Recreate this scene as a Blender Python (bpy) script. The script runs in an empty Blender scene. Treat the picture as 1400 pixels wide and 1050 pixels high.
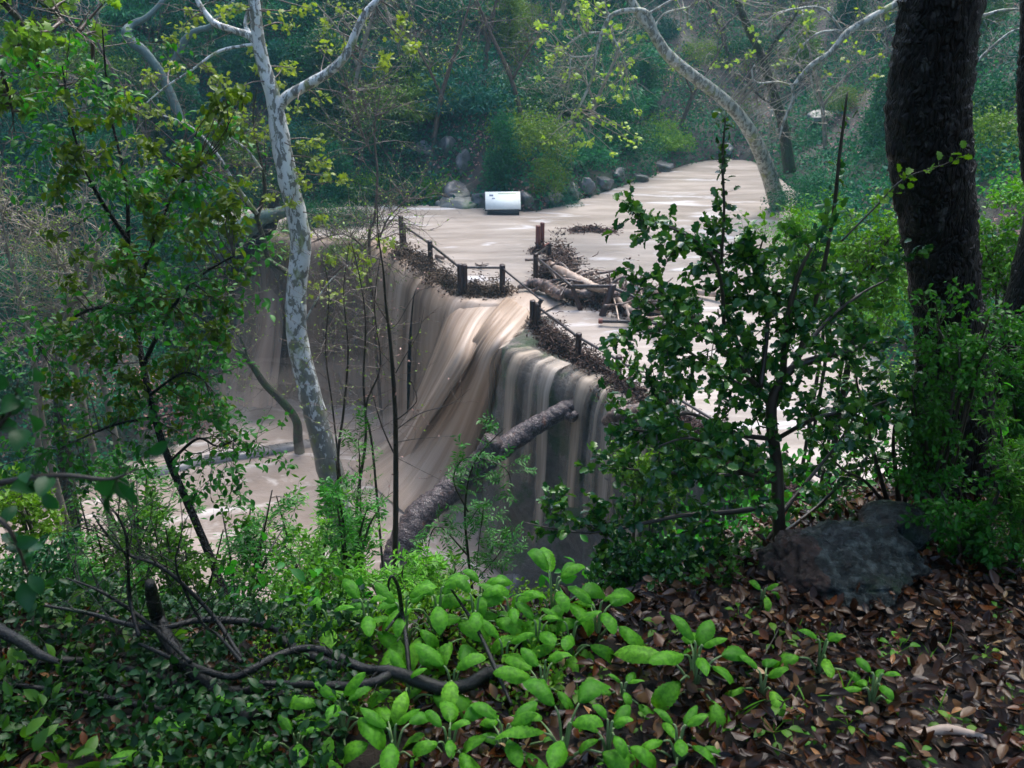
import bpy, math, random
import numpy as np
from mathutils import Vector, noise as mn
R = np.random.RandomState(7)
sc = bpy.context.scene
COL = sc.collection
F_ = 1200.0
CAMZ = 17.0
PITCH = math.radians(25)
cp, sp = math.cos(PITCH), math.sin(PITCH)

# ---------------------------------------------------------------- geometry of the view
def ray(u, v):
    a = (u-700)/F_; b = (525-v)/F_
    return np.array([a, cp + b*sp, -sp + b*cp])
def PZ(u, v, z):
    r = ray(u, v); t = (z-CAMZ)/r[2]
    return np.array([r[0]*t, r[1]*t, z])
def PD(u, v, d):
    r = ray(u, v); t = d/r[1]
    return np.array([r[0]*t, d, CAMZ+r[2]*t])
def px(n, d):               # n pixels at forward depth d, in metres
    return n*d/F_*1.0

# ---------------------------------------------------------------- terrain
LIPPX = [(290,316),(370,322),(440,330),(510,332),(546,348),(584,380),(630,410),(690,414),(726,438),(690,476),(722,496),(765,511),(802,524),(850,549),(905,575),(1000,635),(1100,690),(1200,738),(1300,800)]
LIP = np.array([PZ(u,v,7)[:2] for u,v in LIPPX])
SHORE = [PZ(u,v,7)[:2] for u,v in [(1045,232),(1022,222),(990,219),(955,224),(925,234),(880,250),(800,277),(740,291),(690,292),(600,290),(520,286),(440,294),(340,294),(290,302)]]
U = np.array([list(p) for p in LIP]+[[9.0,12.5],[9.8,16],[10.0,22],[10.2,30],[11.9,38],[14.2,44]]+[list(p) for p in SHORE])
def outward(P):             # normals of the lip polyline towards the gorge
    n = np.zeros_like(P)
    for i in range(len(P)):
        t = P[min(i+1,len(P)-1)]-P[max(i-1,0)]; t /= np.linalg.norm(t)
        n[i] = (t[1], -t[0])
    return n
LN = outward(LIP)
if (LN[3]@np.array([0,-1.0])) < 0: LN = -LN
L = np.array([list(p+n*0.5) for p,n in zip(LIP[:16], LN[:16])]+[[3.2,16.8],[0,18.3],[-4,19],[-8,20],[-13,20.5],[-18,22],[-18,25.5],[-14.5,28],[-11.8,31],[-11.3,34],[-12.6,36.6]])
def sdist(x, y, poly):      # distance outside polygon (0 inside)
    x = np.asarray(x, float); y = np.asarray(y, float)
    d = np.full(x.shape, 1e9); ins = np.zeros(x.shape, bool)
    for i in range(len(poly)):
        ax, ay = poly[i-1]; bx, by = poly[i]
        ex, ey = bx-ax, by-ay
        t = np.clip(((x-ax)*ex+(y-ay)*ey)/(ex*ex+ey*ey+1e-9), 0, 1)
        d = np.minimum(d, np.hypot(x-ax-t*ex, y-ay-t*ey))
        c = ((ay > y) != (by > y)) & (x < (bx-ax)*(y-ay)/((by-ay) if abs(by-ay) > 1e-9 else 1e-9)+ax)
        ins ^= c
    return np.where(ins, 0, d)
def sm(a, b, x):
    t = np.clip((x-a)/(b-a), 0, 1); return t*t*(3-2*t)
def wob(x, y, f, s=0.0):
    return (np.sin(x*f*1.7+s+2.1*np.sin(y*f*.9+s))+np.sin(y*f*1.3+1.3*s+1.7*np.sin(x*f*1.1)) + .5*np.sin(x*f*3.7+y*f*2.9+s)+.5*np.sin(y*f*4.3-x*f*3.1+s*2))/3
def h(x, y):
    x = np.asarray(x, float); y = np.asarray(y, float)
    dU = sdist(x, y, U); dL = sdist(x, y, L)
    near = sm(26, 14, y)
    hu = 6.3 + (1-near)*(0.55*dU+0.012*dU**2 + .9*np.minimum(dU,1.0)) + near*(9.8*(dU/11.4)**1.5)
    hl = -1.0 + dL*(1+.45*sm(12,7,y))
    q = sm(.1,1.9,x); o = np.maximum(0, y-(2.2+1.0*q))
    cap = 15.42-0.12*np.maximum(y,-3) - o*(.95-.38*q) - .03*q*o**2 + np.maximum(0,np.abs(x-.5)-6)*.7 + np.maximum(0,y-17)*6
    z = np.minimum(np.minimum(hu, hl), cap)
    land = sm(0.2, 3, np.minimum(dU, dL))
    far = sm(6, 14, np.hypot(x, y))
    z = z + land*(far*(wob(x,y,.35,1)*.7+wob(x,y,1.1,4)*.22) + (1-far)*wob(x,y,1.6,2)*.06)
    return np.minimum(z, 44+wob(x,y,.1,3)*3)
def G(u, v, lo=1.0, hi=110):
    r = ray(u, v)
    ys = np.concatenate([np.arange(lo, 8, .02), np.arange(8, hi, .1)])
    t = ys/r[1]
    zz = CAMZ+r[2]*t
    hit = np.where(h(r[0]*t, ys) >= zz)[0]
    i = hit[0] if len(hit) else len(ys)-1
    return np.array([r[0]*t[i], ys[i], zz[i]])
def H(x, y): return float(h(np.array([x]), np.array([y]))[0])

# ---------------------------------------------------------------- mesh helpers
def mk(name, V, F, mat=None, parent=None, smooth=False, uv=None, loc=None):
    """V (n,3); F (m,k) or list of (m,k) arrays. returns object"""
    if not isinstance(F, list): F = [F]
    F = [np.asarray(f, np.int32) for f in F if len(f)]
    V = np.asarray(V, np.float32)
    if loc is not None: V = V-np.asarray(loc, np.float32)
    me = bpy.data.meshes.new(name)
    nl = sum(f.size for f in F); nf = sum(len(f) for f in F)
    me.vertices.add(len(V)); me.vertices.foreach_set('co', V.ravel())
    me.loops.add(nl); me.loops.foreach_set('vertex_index', np.concatenate([f.ravel() for f in F]))
    me.polygons.add(nf)
    tot = np.concatenate([np.full(len(f), f.shape[1], np.int32) for f in F])
    st = np.concatenate([[0], np.cumsum(tot)[:-1]]).astype(np.int32)
    me.polygons.foreach_set('loop_start', st); me.polygons.foreach_set('loop_total', tot)
    if smooth: me.polygons.foreach_set('use_smooth', np.ones(nf, bool))
    if uv is not None:
        l = me.uv_layers.new(name='UVMap')
        idx = np.concatenate([f.ravel() for f in F])
        l.data.foreach_set('uv', np.asarray(uv, np.float32)[idx].ravel())
    me.update(calc_edges=True)
    me.validate()
    if mat:
        for m in (mat if isinstance(mat, (list, tuple)) else [mat]): me.materials.append(m)
    o = bpy.data.objects.new(name, me); COL.objects.link(o)
    if parent is not None:
        o.parent = parent
        if loc is not None: o.location = tuple(np.asarray(loc, float)-np.array(parent.location))
        else:
            o.location = tuple(-np.array(parent.location))
    elif loc is not None: o.location = tuple(float(a) for a in loc)
    return o
def tag(o, label, cat, group=None, kind=None):
    if label: o['label'] = label
    if cat: o['category'] = cat
    if group: o['group'] = group
    if kind: o['kind'] = kind
    return o
def struct(o, label=None):
    o['kind'] = 'structure'
    if label: o['label'] = label
    return o
def thing(name, loc, label, cat, group=None):
    o = bpy.data.objects.new(name, None); COL.objects.link(o); o.empty_display_size = .2
    o.location = tuple(float(a) for a in loc)
    return tag(o, label, cat, group)
class MB:
    def __init__(s): s.V = []; s.F = {}; s.n = 0; s.uv = []
    def add(s, V, F):
        V = np.asarray(V, float); F = F if isinstance(F, list) else [F]
        for f in F:
            f = np.asarray(f, int)
            if len(f): s.F.setdefault(f.shape[1], []).append(f+s.n)
        s.V.append(V); s.n += len(V); return s
    def build(s, name, mat, parent=None, smooth=False, loc=None):
        return mk(name, np.concatenate(s.V), [np.concatenate(f) for f in s.F.values()], mat, parent, smooth, loc=loc)
def norm(a): return a/(np.linalg.norm(a, axis=-1, keepdims=True)+1e-9)
def resample(P, Rr, n):
    P = np.asarray(P, float); Rr = np.asarray(Rr, float)
    if Rr.ndim == 0: Rr = np.full(len(P), float(Rr))
    if len(Rr) != len(P): Rr = np.interp(np.linspace(0,1,len(P)), np.linspace(0,1,len(Rr)), Rr)
    k = len(P); out = []; rr = []
    for q in np.linspace(0, k-1-1e-6, n):
        i = int(q); t = q-i
        p0, p1, p2, p3 = P[max(i-1,0)], P[i], P[min(i+1,k-1)], P[min(i+2,k-1)]
        out.append(.5*((2*p1)+(-p0+p2)*t+(2*p0-5*p1+4*p2-p3)*t*t+(-p0+3*p1-3*p2+p3)*t**3))
        rr.append(Rr[i]*(1-t)+Rr[min(i+1,k-1)]*t)
    return np.array(out), np.array(rr)
def tube(P, Rr, sides=8, n=None, rough=0.0, seed=0, fr=3.0, cap=True, flat=None):
    if n is None: n = max(len(P)*4, 3)
    P, Rr = resample(P, Rr, n)
    T = norm(np.gradient(P, axis=0))
    up = np.array([0,0,1.0]) if abs(T[0][2]) < .9 else np.array([1.0,0,0])
    A = norm(np.cross(T[0], up)); V = []
    ang = np.linspace(0, 2*math.pi, sides, endpoint=False)
    for i in range(n):
        A = norm(A-T[i]*(A@T[i])); B = np.cross(T[i], A)
        r = np.full(sides, Rr[i])
        if rough:
            r = r*(1+rough*np.array([mn.noise(Vector((math.cos(a)*1.3+seed, math.sin(a)*1.3, i/n*fr*len(P)))) for a in ang]))
        V.append(P[i]+np.outer(np.cos(ang)*r, A)+np.outer(np.sin(ang)*r, B))
    V = np.concatenate(V)
    i = np.arange(n-1)[:,None]; j = np.arange(sides)[None]; j2 = (j+1) % sides
    F = np.stack([i*sides+j, i*sides+j2, (i+1)*sides+j2, (i+1)*sides+j], -1).reshape(-1, 4)
    Fs = [F]
    if cap:
        c0 = len(V); V = np.vstack([V, P[0], P[-1]])
        jj = np.arange(sides); k2 = (jj+1) % sides
        Fs.append(np.concatenate([np.stack([k2, jj, np.full(sides, c0)], -1), np.stack([(n-1)*sides+jj, (n-1)*sides+k2, np.full(sides, c0+1)], -1)]))
    return V, Fs
def sticks(P0, P1, r, bend=.08, rs=R):
    n = len(P0); mid = (P0+P1)/2+rs.normal(size=(n,3))*bend*np.linalg.norm(P1-P0,axis=1)[:,None]
    T = norm(P1-P0); A = norm(np.cross(T, norm(rs.normal(size=(n,3))))); B = np.cross(T, A)
    V = []
    r = np.broadcast_to(np.asarray(r, float), (n,))[:,None]
    for P, k in ((P0,1.0),(mid,.85),(P1,.45)):
        for a, b in ((1,0),(-.5,.87),(-.5,-.87)): V.append(P+A*a*r*k+B*b*r*k)
    V = np.stack(V, 1).reshape(-1, 3)
    q = []
    for s in range(2):
        for j in range(3): q.append([s*3+j, s*3+(j+1)%3, s*3+3+(j+1)%3, s*3+3+j])
    F = (np.array(q)[None]+(np.arange(n)*9)[:,None,None]).reshape(-1, 4)
    return V, F
def leaf_t(nl=4, width=.45, droop=.25, fold=.15, prof=None, spiny=0, nw=2, wav=0):
    """unit leaf along +x, width in y, up z"""
    V = []; t = np.linspace(0, 1, nl+1)
    for i, a in enumerate(t):
        w = prof(a) if prof else math.sin(math.pi*min(max(a,.0),1))**.8
        w = max(w, .03)*width/2
        if spiny and 0 < i < nl: w *= 1+(spiny if i % 2 else -spiny)
        for k in range(nw+1):
            s = k/nw*2-1
            V.append([a*(1-droop*.2*a), s*w, -droop*a*a+abs(s)*w*fold*2+wav*math.sin(a*9+s*2)*abs(s)])
    F = []
    for i in range(nl):
        for k in range(nw):
            b = i*(nw+1)+k; F.append([b, b+1, b+nw+2, b+nw+1])
    return np.array(V), np.array(F)
QUAD = (np.array([[0,0,0],[.45,.28,.05],[1,0,-.12],[.45,-.28,.05]]), np.array([[0,1,2,3]]))
THIN = (np.array([[0,0,0],[.5,.13,0],[1,0,-.15],[.5,-.13,0]]), np.array([[0,1,2,3]]))
LEAF4 = leaf_t(3, .55, .25, .2)
SYC = (np.array([[0,0,0],[.25,.5,0],[.45,.25,.04],[.7,.42,-.02],[.75,.12,.03],[1,0,-.1],[.75,-.12,.03],[.7,-.42,-.02],[.45,-.25,.04],[.25,-.5,0],[.35,0,.06]]),
       np.array([[0,10,2,1],[2,10,4,3],[10,6,5,4],[10,8,7,6],[10,0,9,8]]))
HOLLY = leaf_t(6, .72, .15, .25, prof=lambda a: math.sin(math.pi*(a*.92+.04))**.6, spiny=.22)
def leaves(T, P, D, N, S):
    V0, F0 = T; n = len(P)
    D = norm(D); N = norm(N-D*(N*D).sum(1, keepdims=True)); Y = np.cross(N, D)
    S = np.asarray(S)[:,None,None]
    V = P[:,None]+S*(V0[None,:,0:1]*D[:,None]+V0[None,:,1:2]*Y[:,None]+V0[None,:,2:3]*N[:,None])
    F = (F0[None]+(np.arange(n)*len(V0))[:,None,None]).reshape(-1, F0.shape[1])
    return V.reshape(-1,3), F
def rdir(n, rs=R, zb=0): 
    d = norm(rs.normal(size=(n,3))); d[:,2] += zb; return norm(d)

def rock(name, loc, size, mat, seed, parent=None, sub=4, amp=.28, rot=0, cut=True, fine=.12):
    import bmesh
    bm = bmesh.new(); bmesh.ops.create_icosphere(bm, subdivisions=sub, radius=1)
    V = np.array([v.co[:] for v in bm.verts]); F = np.array([[v.index for v in f.verts] for f in bm.faces]); bm.free()
    rs = np.random.RandomState(seed)
    if cut:
        for k in range(9):      # facets
            n = norm(rs.normal(size=3)); d = rs.uniform(.62, .9)
            s = V@n; V = V-np.outer(np.maximum(s-d, 0)*.85, n)
    nz = np.array([mn.fractal(Vector(v*1.3+seed), .9, 2.1, 4) for v in V])
    nz2 = np.array([mn.fractal(Vector(v*5+seed), .9, 2.1, 3) for v in V])
    if fine > .2: nz2 = nz2-1.2*np.array([max(0, .10-abs(mn.noise(Vector(v*2.6+seed*2))))*6 for v in V])
    V = V*(1+amp*nz*.6+amp*fine*nz2)[:,None]*np.asarray(size)
    c, s = math.cos(rot), math.sin(rot)
    V = V@np.array([[c,s,0],[-s,c,0],[0,0,1]])
    return mk(name, V+np.asarray(loc), F, mat, parent, True, loc=loc)
def box_v(c, s, rot=0.0, tilt=(0,0)):
    """box with centre-bottom c, size s; tilt leans top by (dx,dy)"""
    V = []
    for z in (0, 1):
        for x, y in ((-1,-1),(1,-1),(1,1),(-1,1)):
            X = x*s[0]/2; Y = y*s[1]/2
            V.append([c[0]+X*math.cos(rot)-Y*math.sin(rot)+tilt[0]*z, c[1]+X*math.sin(rot)+Y*math.cos(rot)+tilt[1]*z, c[2]+z*s[2]])
    return np.array(V), np.array([[0,3,2,1],[4,5,6,7],[0,1,5,4],[1,2,6,5],[2,3,7,6],[3,0,4,7]])
def bevel(o, w=.01, seg=2):
    m = o.modifiers.new('bevel', 'BEVEL'); m.width = w; m.segments = seg; return o

# ---------------------------------------------------------------- materials
def newmat(name):
    m = bpy.data.materials.new(name); m.use_nodes = True
    nt = m.node_tree; b = nt.nodes['Principled BSDF']
    return m, nt, b
def N(nt, t, **k):
    n = nt.nodes.new(t)
    for a, v in k.items():
        if a in n.inputs.keys() if isinstance(a, str) else False: n.inputs[a].default_value = v
        else: setattr(n, a, v)
    return n
def ramp(nt, fac, stops):
    r = nt.nodes.new('ShaderNodeValToRGB'); e = r.color_ramp.elements
    while len(e) < len(stops): e.new(.5)
    for i, (p, c) in enumerate(stops):
        e[i].position = p; e[i].color = (*c, 1) if len(c) == 3 else c
    if fac is not None: nt.links.new(fac, r.inputs[0])
    return r.outputs[0]
def noise(nt, scale, detail=4, vec=None, rough=.55, dist=0.0):
    n = nt.nodes.new('ShaderNodeTexNoise'); n.inputs['Scale'].default_value = scale; n.inputs['Detail'].default_value = detail
    n.inputs['Roughness'].default_value = rough; n.inputs['Distortion'].default_value = dist
    if vec is not None: nt.links.new(vec, n.inputs['Vector'])
    return n.outputs['Fac']
def coord(nt, kind='Object', scale=(1,1,1), rot=(0,0,0)):
    c = nt.nodes.new('ShaderNodeTexCoord'); m = nt.nodes.new('ShaderNodeMapping')
    m.inputs['Scale'].default_value = scale; m.inputs['Rotation'].default_value = rot
    nt.links.new(c.outputs[kind], m.inputs[0]); return m.outputs[0]
def mixc(nt, f, a, b, mode='MIX'):
    m = nt.nodes.new('ShaderNodeMix'); m.data_type = 'RGBA'; m.blend_type = mode
    for s, v in ((0, f), (6, a), (7, b)):
        if hasattr(v, 'links') or isinstance(v, bpy.types.NodeSocket): nt.links.new(v, m.inputs[s])
        else: m.inputs[s].default_value = v if s == 0 else ((*v, 1) if len(v) == 3 else v)
    return m.outputs[2]
def math_(nt, op, a, b=0.0, c=None):
    m = nt.nodes.new('ShaderNodeMath'); m.operation = op
    for i, v in enumerate((a, b) if c is None else (a, b, c)):
        if isinstance(v, bpy.types.NodeSocket): nt.links.new(v, m.inputs[i])
        else: m.inputs[i].default_value = v
    return m.outputs[0]
def bump(nt, b, hgt, strength=.5, dist=.02):
    n = nt.nodes.new('ShaderNodeBump'); n.inputs['Strength'].default_value = strength; n.inputs['Distance'].default_value = dist
    nt.links.new(hgt, n.inputs['Height']); nt.links.new(n.outputs[0], b.inputs['Normal']); return n
def leafmat(name, cols, rough=.4, trans=.3, spec=.5, tcol=1.6, hv=.045):
    m, nt, b = newmat(name)
    g = nt.nodes.new('ShaderNodeNewGeometry'); oi = nt.nodes.new('ShaderNodeObjectInfo')
    r1 = math_(nt, 'FRACT', math_(nt, 'ADD', math_(nt, 'MULTIPLY', g.outputs['Random Per Island'], .75), math_(nt, 'MULTIPLY', oi.outputs['Random'], .2)))
    c = ramp(nt, r1, [(i/(len(cols)-1), k) for i, k in enumerate(cols)])
    hs = nt.nodes.new('ShaderNodeHueSaturation'); nt.links.new(c, hs.inputs['Color'])
    nt.links.new(math_(nt, 'ADD', math_(nt, 'MULTIPLY', oi.outputs['Random'], hv), .5-hv*.6), hs.inputs['Hue'])
    nt.links.new(math_(nt, 'ADD', math_(nt, 'MULTIPLY', math_(nt, 'FRACT', math_(nt, 'MULTIPLY', oi.outputs['Random'], 7.3)), .5), .75), hs.inputs['Value'])
    c = hs.outputs[0]
    nt.links.new(c, b.inputs['Base Color']); b.inputs['Roughness'].default_value = rough
    b.inputs['Specular IOR Level'].default_value = spec
    if trans > 0:
        t = nt.nodes.new('ShaderNodeBsdfTranslucent'); nt.links.new(mixc(nt, 1.0, c, (tcol, tcol, tcol*.5), 'MULTIPLY'), t.inputs[0])
        x = nt.nodes.new('ShaderNodeMixShader'); x.inputs[0].default_value = trans
        nt.links.new(b.outputs[0], x.inputs[1]); nt.links.new(t.outputs[0], x.inputs[2])
        nt.links.new(x.outputs[0], nt.nodes['Material Output'].inputs[0])
    return m
M = {}
M['far'] = leafmat('far_leaf', [(.008,.06,.040),(.014,.10,.05),(.02,.14,.055),(.035,.18,.05)], .55, .25, .12)
M['teal'] = leafmat('teal_leaf', [(.008,.06,.055),(.012,.09,.07),(.02,.13,.08)], .55, .2, .12)
M['yell'] = leafmat('spring_leaf', [(.15,.31,.02),(.22,.38,.03),(.28,.42,.05),(.14,.30,.03)], .4, .45, tcol=1.3)
M['olive'] = leafmat('olive_leaf', [(.035,.10,.006),(.065,.16,.008),(.11,.22,.012),(.025,.08,.010)], .5, .35, .3)
M['dark'] = leafmat('dark_leaf', [(.008,.05,.018),(.012,.08,.022),(.02,.11,.025)], .4, .25, .3)
M['holly'] = leafmat('holly_leaf', [(.010,.055,.018),(.016,.085,.025),(.028,.125,.02),(.07,.20,.018),(.010,.06,.028)], .22, .22, .5)
M['fresh'] = leafmat('fresh_leaf', [(.05,.18,.008),(.075,.25,.010),(.11,.30,.014),(.035,.14,.012)], .45, .35, .3)
M['herb'] = leafmat('herb_leaf', [(.020,.11,.012),(.035,.17,.014),(.06,.23,.016),(.014,.08,.018)], .42, .35, .3)
M['litter'] = leafmat('dead_leaf', [(.006,.003,.002),(.018,.008,.004),(.05,.023,.010),(.009,.004,.002),(.15,.085,.04),(.007,.0035,.002),(.10,.035,.008),(.014,.007,.004),(.045,.020,.008),(.005,.003,.002)], .24, 0, .25, hv=.01)
M['litfar'] = leafmat('far_dead_leaf', [(.16,.08,.06),(.30,.16,.12),(.42,.24,.19),(.22,.10,.06)], .5, 0)
M['orange'] = leafmat('orange_leaf', [(.35,.13,.02),(.45,.20,.03),(.30,.10,.02)], .3, .2)
def simplemat(name, c1, c2, scale=6, rough=.5, bs=.5, bd=.02, stretch=(1,1,1), moss=None, mossf=.55, spec=.5, third=None):
    m, nt, b = newmat(name)
    v = coord(nt, 'Object', stretch)
    f = noise(nt, scale, 6, v, .65)
    c = ramp(nt, f, [(.35, c1), (.65, c2)])
    if third: c = mixc(nt, ramp(nt, noise(nt, scale*2.3, 5, v, .6), [(.5,(0,0,0)),(.58,(1,1,1))]), c, third)
    if moss: c = mixc(nt, ramp(nt, noise(nt, scale*.35, 6, v, .7), [(mossf,(0,0,0)),(mossf+.1,(1,1,1))]), c, moss)
    nt.links.new(c, b.inputs['Base Color']); b.inputs['Specular IOR Level'].default_value = spec
    nt.links.new(ramp(nt, noise(nt, scale*1.7, 3, v), [(.3, (rough*.6,)*3), (.7, (min(rough*1.3,1),)*3)]), b.inputs['Roughness'])
    bump(nt, b, noise(nt, scale*2, 8, v, .7), bs, bd)
    return m
M['post'] = simplemat('wet_timber', (.022,.010,.009), (.055,.028,.022), 8, .4, .6, .01, (1,1,.15))
M['redpost'] = simplemat('red_timber', (.13,.035,.025), (.20,.06,.04), 8, .5, .4, .01, (1,1,.15))
M['rail'] = simplemat('rail_timber', (.02,.014,.014), (.05,.035,.033), 8, .35, .4, .01)
M['wire'] = simplemat('wire', (.12,.10,.09), (.2,.17,.15), 20, .4, .1)
M['twig'] = simplemat('pale_twig', (.14,.12,.08), (.30,.26,.20), 5, .6, .3)
M['dtwig'] = simplemat('dark_twig', (.018,.014,.010), (.05,.038,.026), 5, .4, .3)
M['btwig'] = simplemat('brown_twig', (.06,.04,.03), (.13,.09,.065), 5, .5, .3)
M['branch'] = simplemat('wet_branch', (.006,.007,.006), (.022,.022,.019), 14, .3, .8, .01, spec=.3, moss=(.04,.07,.03), mossf=.6)
M['rock'] = simplemat('river_rock', (.10,.11,.10), (.24,.24,.21), 1.6, .5, .8, .05, moss=(.10,.16,.06), mossf=.55)
M['rockd'] = simplemat('dark_rock', (.045,.05,.055), (.14,.14,.14), 1.8, .4, .8, .05, moss=(.03,.06,.03))
M['driftp'] = simplemat('pale_driftwood', (.30,.20,.14), (.50,.40,.32), 3, .6, .5, .01, (1,1,1))
M['driftd'] = simplemat('dark_driftwood', (.03,.024,.024), (.10,.065,.05), 4, .4, .7, .02, third=(.20,.13,.10))
# bark materials
def barkmat(name, base, dark, moss=None, mossamt=.5, fur=(6,6,1.2), strength=1.0, dist=.03, rough=.4, spots=None):
    m, nt, b = newmat(name)
    v = coord(nt, 'Object', fur)
    vo = nt.nodes.new('ShaderNodeTexVoronoi'); vo.feature = 'DISTANCE_TO_EDGE'; vo.inputs['Scale'].default_value = 2.2
    w = nt.nodes.new('ShaderNodeVectorMath'); w.operation = 'ADD'; nn = nt.nodes.new('ShaderNodeTexNoise'); nn.inputs['Scale'].default_value = 1.5
    nt.links.new(v, nn.inputs['Vector']); nt.links.new(v, w.inputs[0]); nt.links.new(nn.outputs['Color'], w.inputs[1]); nt.links.new(w.outputs[0], vo.inputs['Vector'])
    d = vo.outputs['Distance']
    n2 = noise(nt, 5, 8, v, .7)
    hgt = math_(nt, 'ADD', ramp(nt, d, [(0,(0,0,0)),(.25,(1,1,1))]), math_(nt, 'MULTIPLY', n2, .8))
    c = mixc(nt, ramp(nt, hgt, [(.4,(0,0,0)),(1.0,(1,1,1))]), dark, base)
    if spots: c = mixc(nt, ramp(nt, noise(nt, 26, 3, coord(nt,'Object',(1,1,.7)), .5), [(.62,(0,0,0)),(.68,(1,1,1))]), c, spots)
    if moss: c = mixc(nt, ramp(nt, noise(nt, 3, 6, coord(nt,'Object'), .7), [(mossamt,(0,0,0)),(mossamt+.12,(1,1,1))]), c, moss)
    nt.links.new(c, b.inputs['Base Color']); b.inputs['Roughness'].default_value = rough; b.inputs['Specular IOR Level'].default_value = .3
    bump(nt, b, hgt, strength, dist); return m
M['oak'] = barkmat('oak_bark', (.007,.0055,.004), (.0018,.0015,.0012), (.010,.02,.007), .62, (22,22,7.0), 1.0, .015, .4, spots=(.05,.047,.04))
M['logbark'] = barkmat('log_bark', (.085,.065,.062), (.018,.014,.014), (.14,.06,.035), .6, (4,4,4), .45, .02, .45, spots=(.24,.20,.20))
M['mossbark'] = barkmat('moss_bark', (.055,.045,.030), (.02,.017,.012), (.035,.06,.02), .45, (7,7,2), .8, .02, .5)
def sycmat(name, lo=5.0, hi=9.0, white=(.74,.76,.72)):
    m, nt, b = newmat(name)
    v = coord(nt, 'Object', (1,1,.55))
    n1 = noise(nt, 6.5, 6, v, .65, .6)
    tc = nt.nodes.new('ShaderNodeNewGeometry'); sx = nt.nodes.new('ShaderNodeSeparateXYZ'); nt.links.new(tc.outputs['Position'], sx.inputs[0])
    mr = nt.nodes.new('ShaderNodeMapRange'); nt.links.new(sx.outputs[2], mr.inputs[0]); mr.inputs[1].default_value = lo; mr.inputs[2].default_value = hi; mr.inputs[3].default_value = .14; mr.inputs[4].default_value = 0
    f = math_(nt, 'ADD', n1, mr.outputs[0])
    patch = ramp(nt, f, [(.505,(0,0,0)),(.53,(1,1,1))])
    base = ramp(nt, noise(nt, 3, 5, v), [(.3, tuple(w*.72 for w in white)), (.7, white)])
    pc = ramp(nt, noise(nt, 9, 4, v), [(.4,(.045,.040,.032)),(.6,(.12,.12,.07))])
    c = mixc(nt, math_(nt, 'MULTIPLY', patch, .8), base, pc)
    c = mixc(nt, ramp(nt, noise(nt, 2.1, 5, v, .6), [(.56,(0,0,0)),(.64,(.8,.8,.8))]), c, (.20,.24,.06))
    nt.links.new(c, b.inputs['Base Color']); b.inputs['Roughness'].default_value = .5
    bump(nt, b, math_(nt, 'MULTIPLY', patch, -1.0), .5, .03); return m
M['syc'] = sycmat('sycamore_bark')
M['syc2'] = sycmat('far_sycamore_bark', 4, 6, (.42,.43,.36))

# ---------------------------------------------------------------- ground
def groundmat():
    m, nt, b = newmat('earth')
    v = coord(nt, 'Object')
    c = ramp(nt, noise(nt, 1.2, 8, v, .7), [(.3,(.012,.010,.009)),(.5,(.035,.026,.022)),(.7,(.07,.048,.038))])
    c = mixc(nt, ramp(nt, noise(nt, .35, 6, v, .65), [(.48,(0,0,0)),(.6,(1,1,1))]), c, (.02,.045,.018))
    c = mixc(nt, ramp(nt, noise(nt, 9, 4, v, .6), [(.6,(0,0,0)),(.66,(1,1,1))]), c, (.09,.05,.04))
    nt.links.new(c, b.inputs['Base Color']); b.inputs['Roughness'].default_value = .6
    bump(nt, b, noise(nt, 5, 9, v, .75), 1.0, .12); return m
M['earth'] = groundmat()
xs = np.unique(np.round(np.concatenate([np.linspace(-88,-24,22), np.arange(-24,-5,.45), np.arange(-5,5.01,.12), np.arange(5.3,24,.45), np.linspace(24,88,22)]), 3))
ys = np.unique(np.round(np.concatenate([np.linspace(-60,-6,14), np.arange(-6,-.5,.4), np.arange(-.4,7,.12), np.arange(7,60,.42), np.linspace(60,88,12)]), 3))
X, Y = np.meshgrid(xs, ys)
Z = h(X, Y)
V = np.stack([X, Y, Z], -1).reshape(-1, 3)
nx, ny = len(xs), len(ys)
i = np.arange(ny-1)[:,None]; j = np.arange(nx-1)[None]
F = np.stack([i*nx+j, i*nx+j+1, (i+1)*nx+j+1, (i+1)*nx+j], -1).reshape(-1, 4)
struct(mk('ground', V, F, M['earth'], smooth=True), 'dark earth banks and hillside around the flooded creek')

# ---------------------------------------------------------------- water
def watermat(name, c1, c2, foam, rot=0, sc_=(.25,1.1,1), fth=.60, rough=.28, bs=.25):
    m, nt, b = newmat(name)
    v = coord(nt, 'Object', sc_, (0,0,rot))
    n1 = noise(nt, .8, 5, v, .55, 1.2)
    c = ramp(nt, n1, [(.3, c1), (.7, c2)])
    c = mixc(nt, ramp(nt, noise(nt, .22, 3, v, .5, 2.5), [(.42,(0,0,0)),(.6,(.55,.55,.55))]), c, tuple(k*.66 for k in c1))
    n2 = noise(nt, .55, 6, v, .6, 1.8)
    c = mixc(nt, ramp(nt, n2, [(fth,(0,0,0)),(fth+.14,(1,1,1))]), c, foam)
    nt.links.new(c, b.inputs['Base Color']); b.inputs['Roughness'].default_value = rough
    b.inputs['IOR'].default_value = 1.33
    bump(nt, b, math_(nt, 'ADD', noise(nt, 1.5, 4, v, .5, 1.0), math_(nt, 'MULTIPLY', noise(nt, 5, 5, v, .65, .8), .35)), bs*1.6, .12); return m
M['pond'] = watermat('pond_water', (.285,.235,.195), (.46,.40,.35), (.68,.67,.68), .35, fth=.56)
M['pool'] = watermat('pool_water', (.25,.195,.155), (.37,.305,.26), (.55,.50,.46), -.5, (.5,.9,1), .55)
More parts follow.
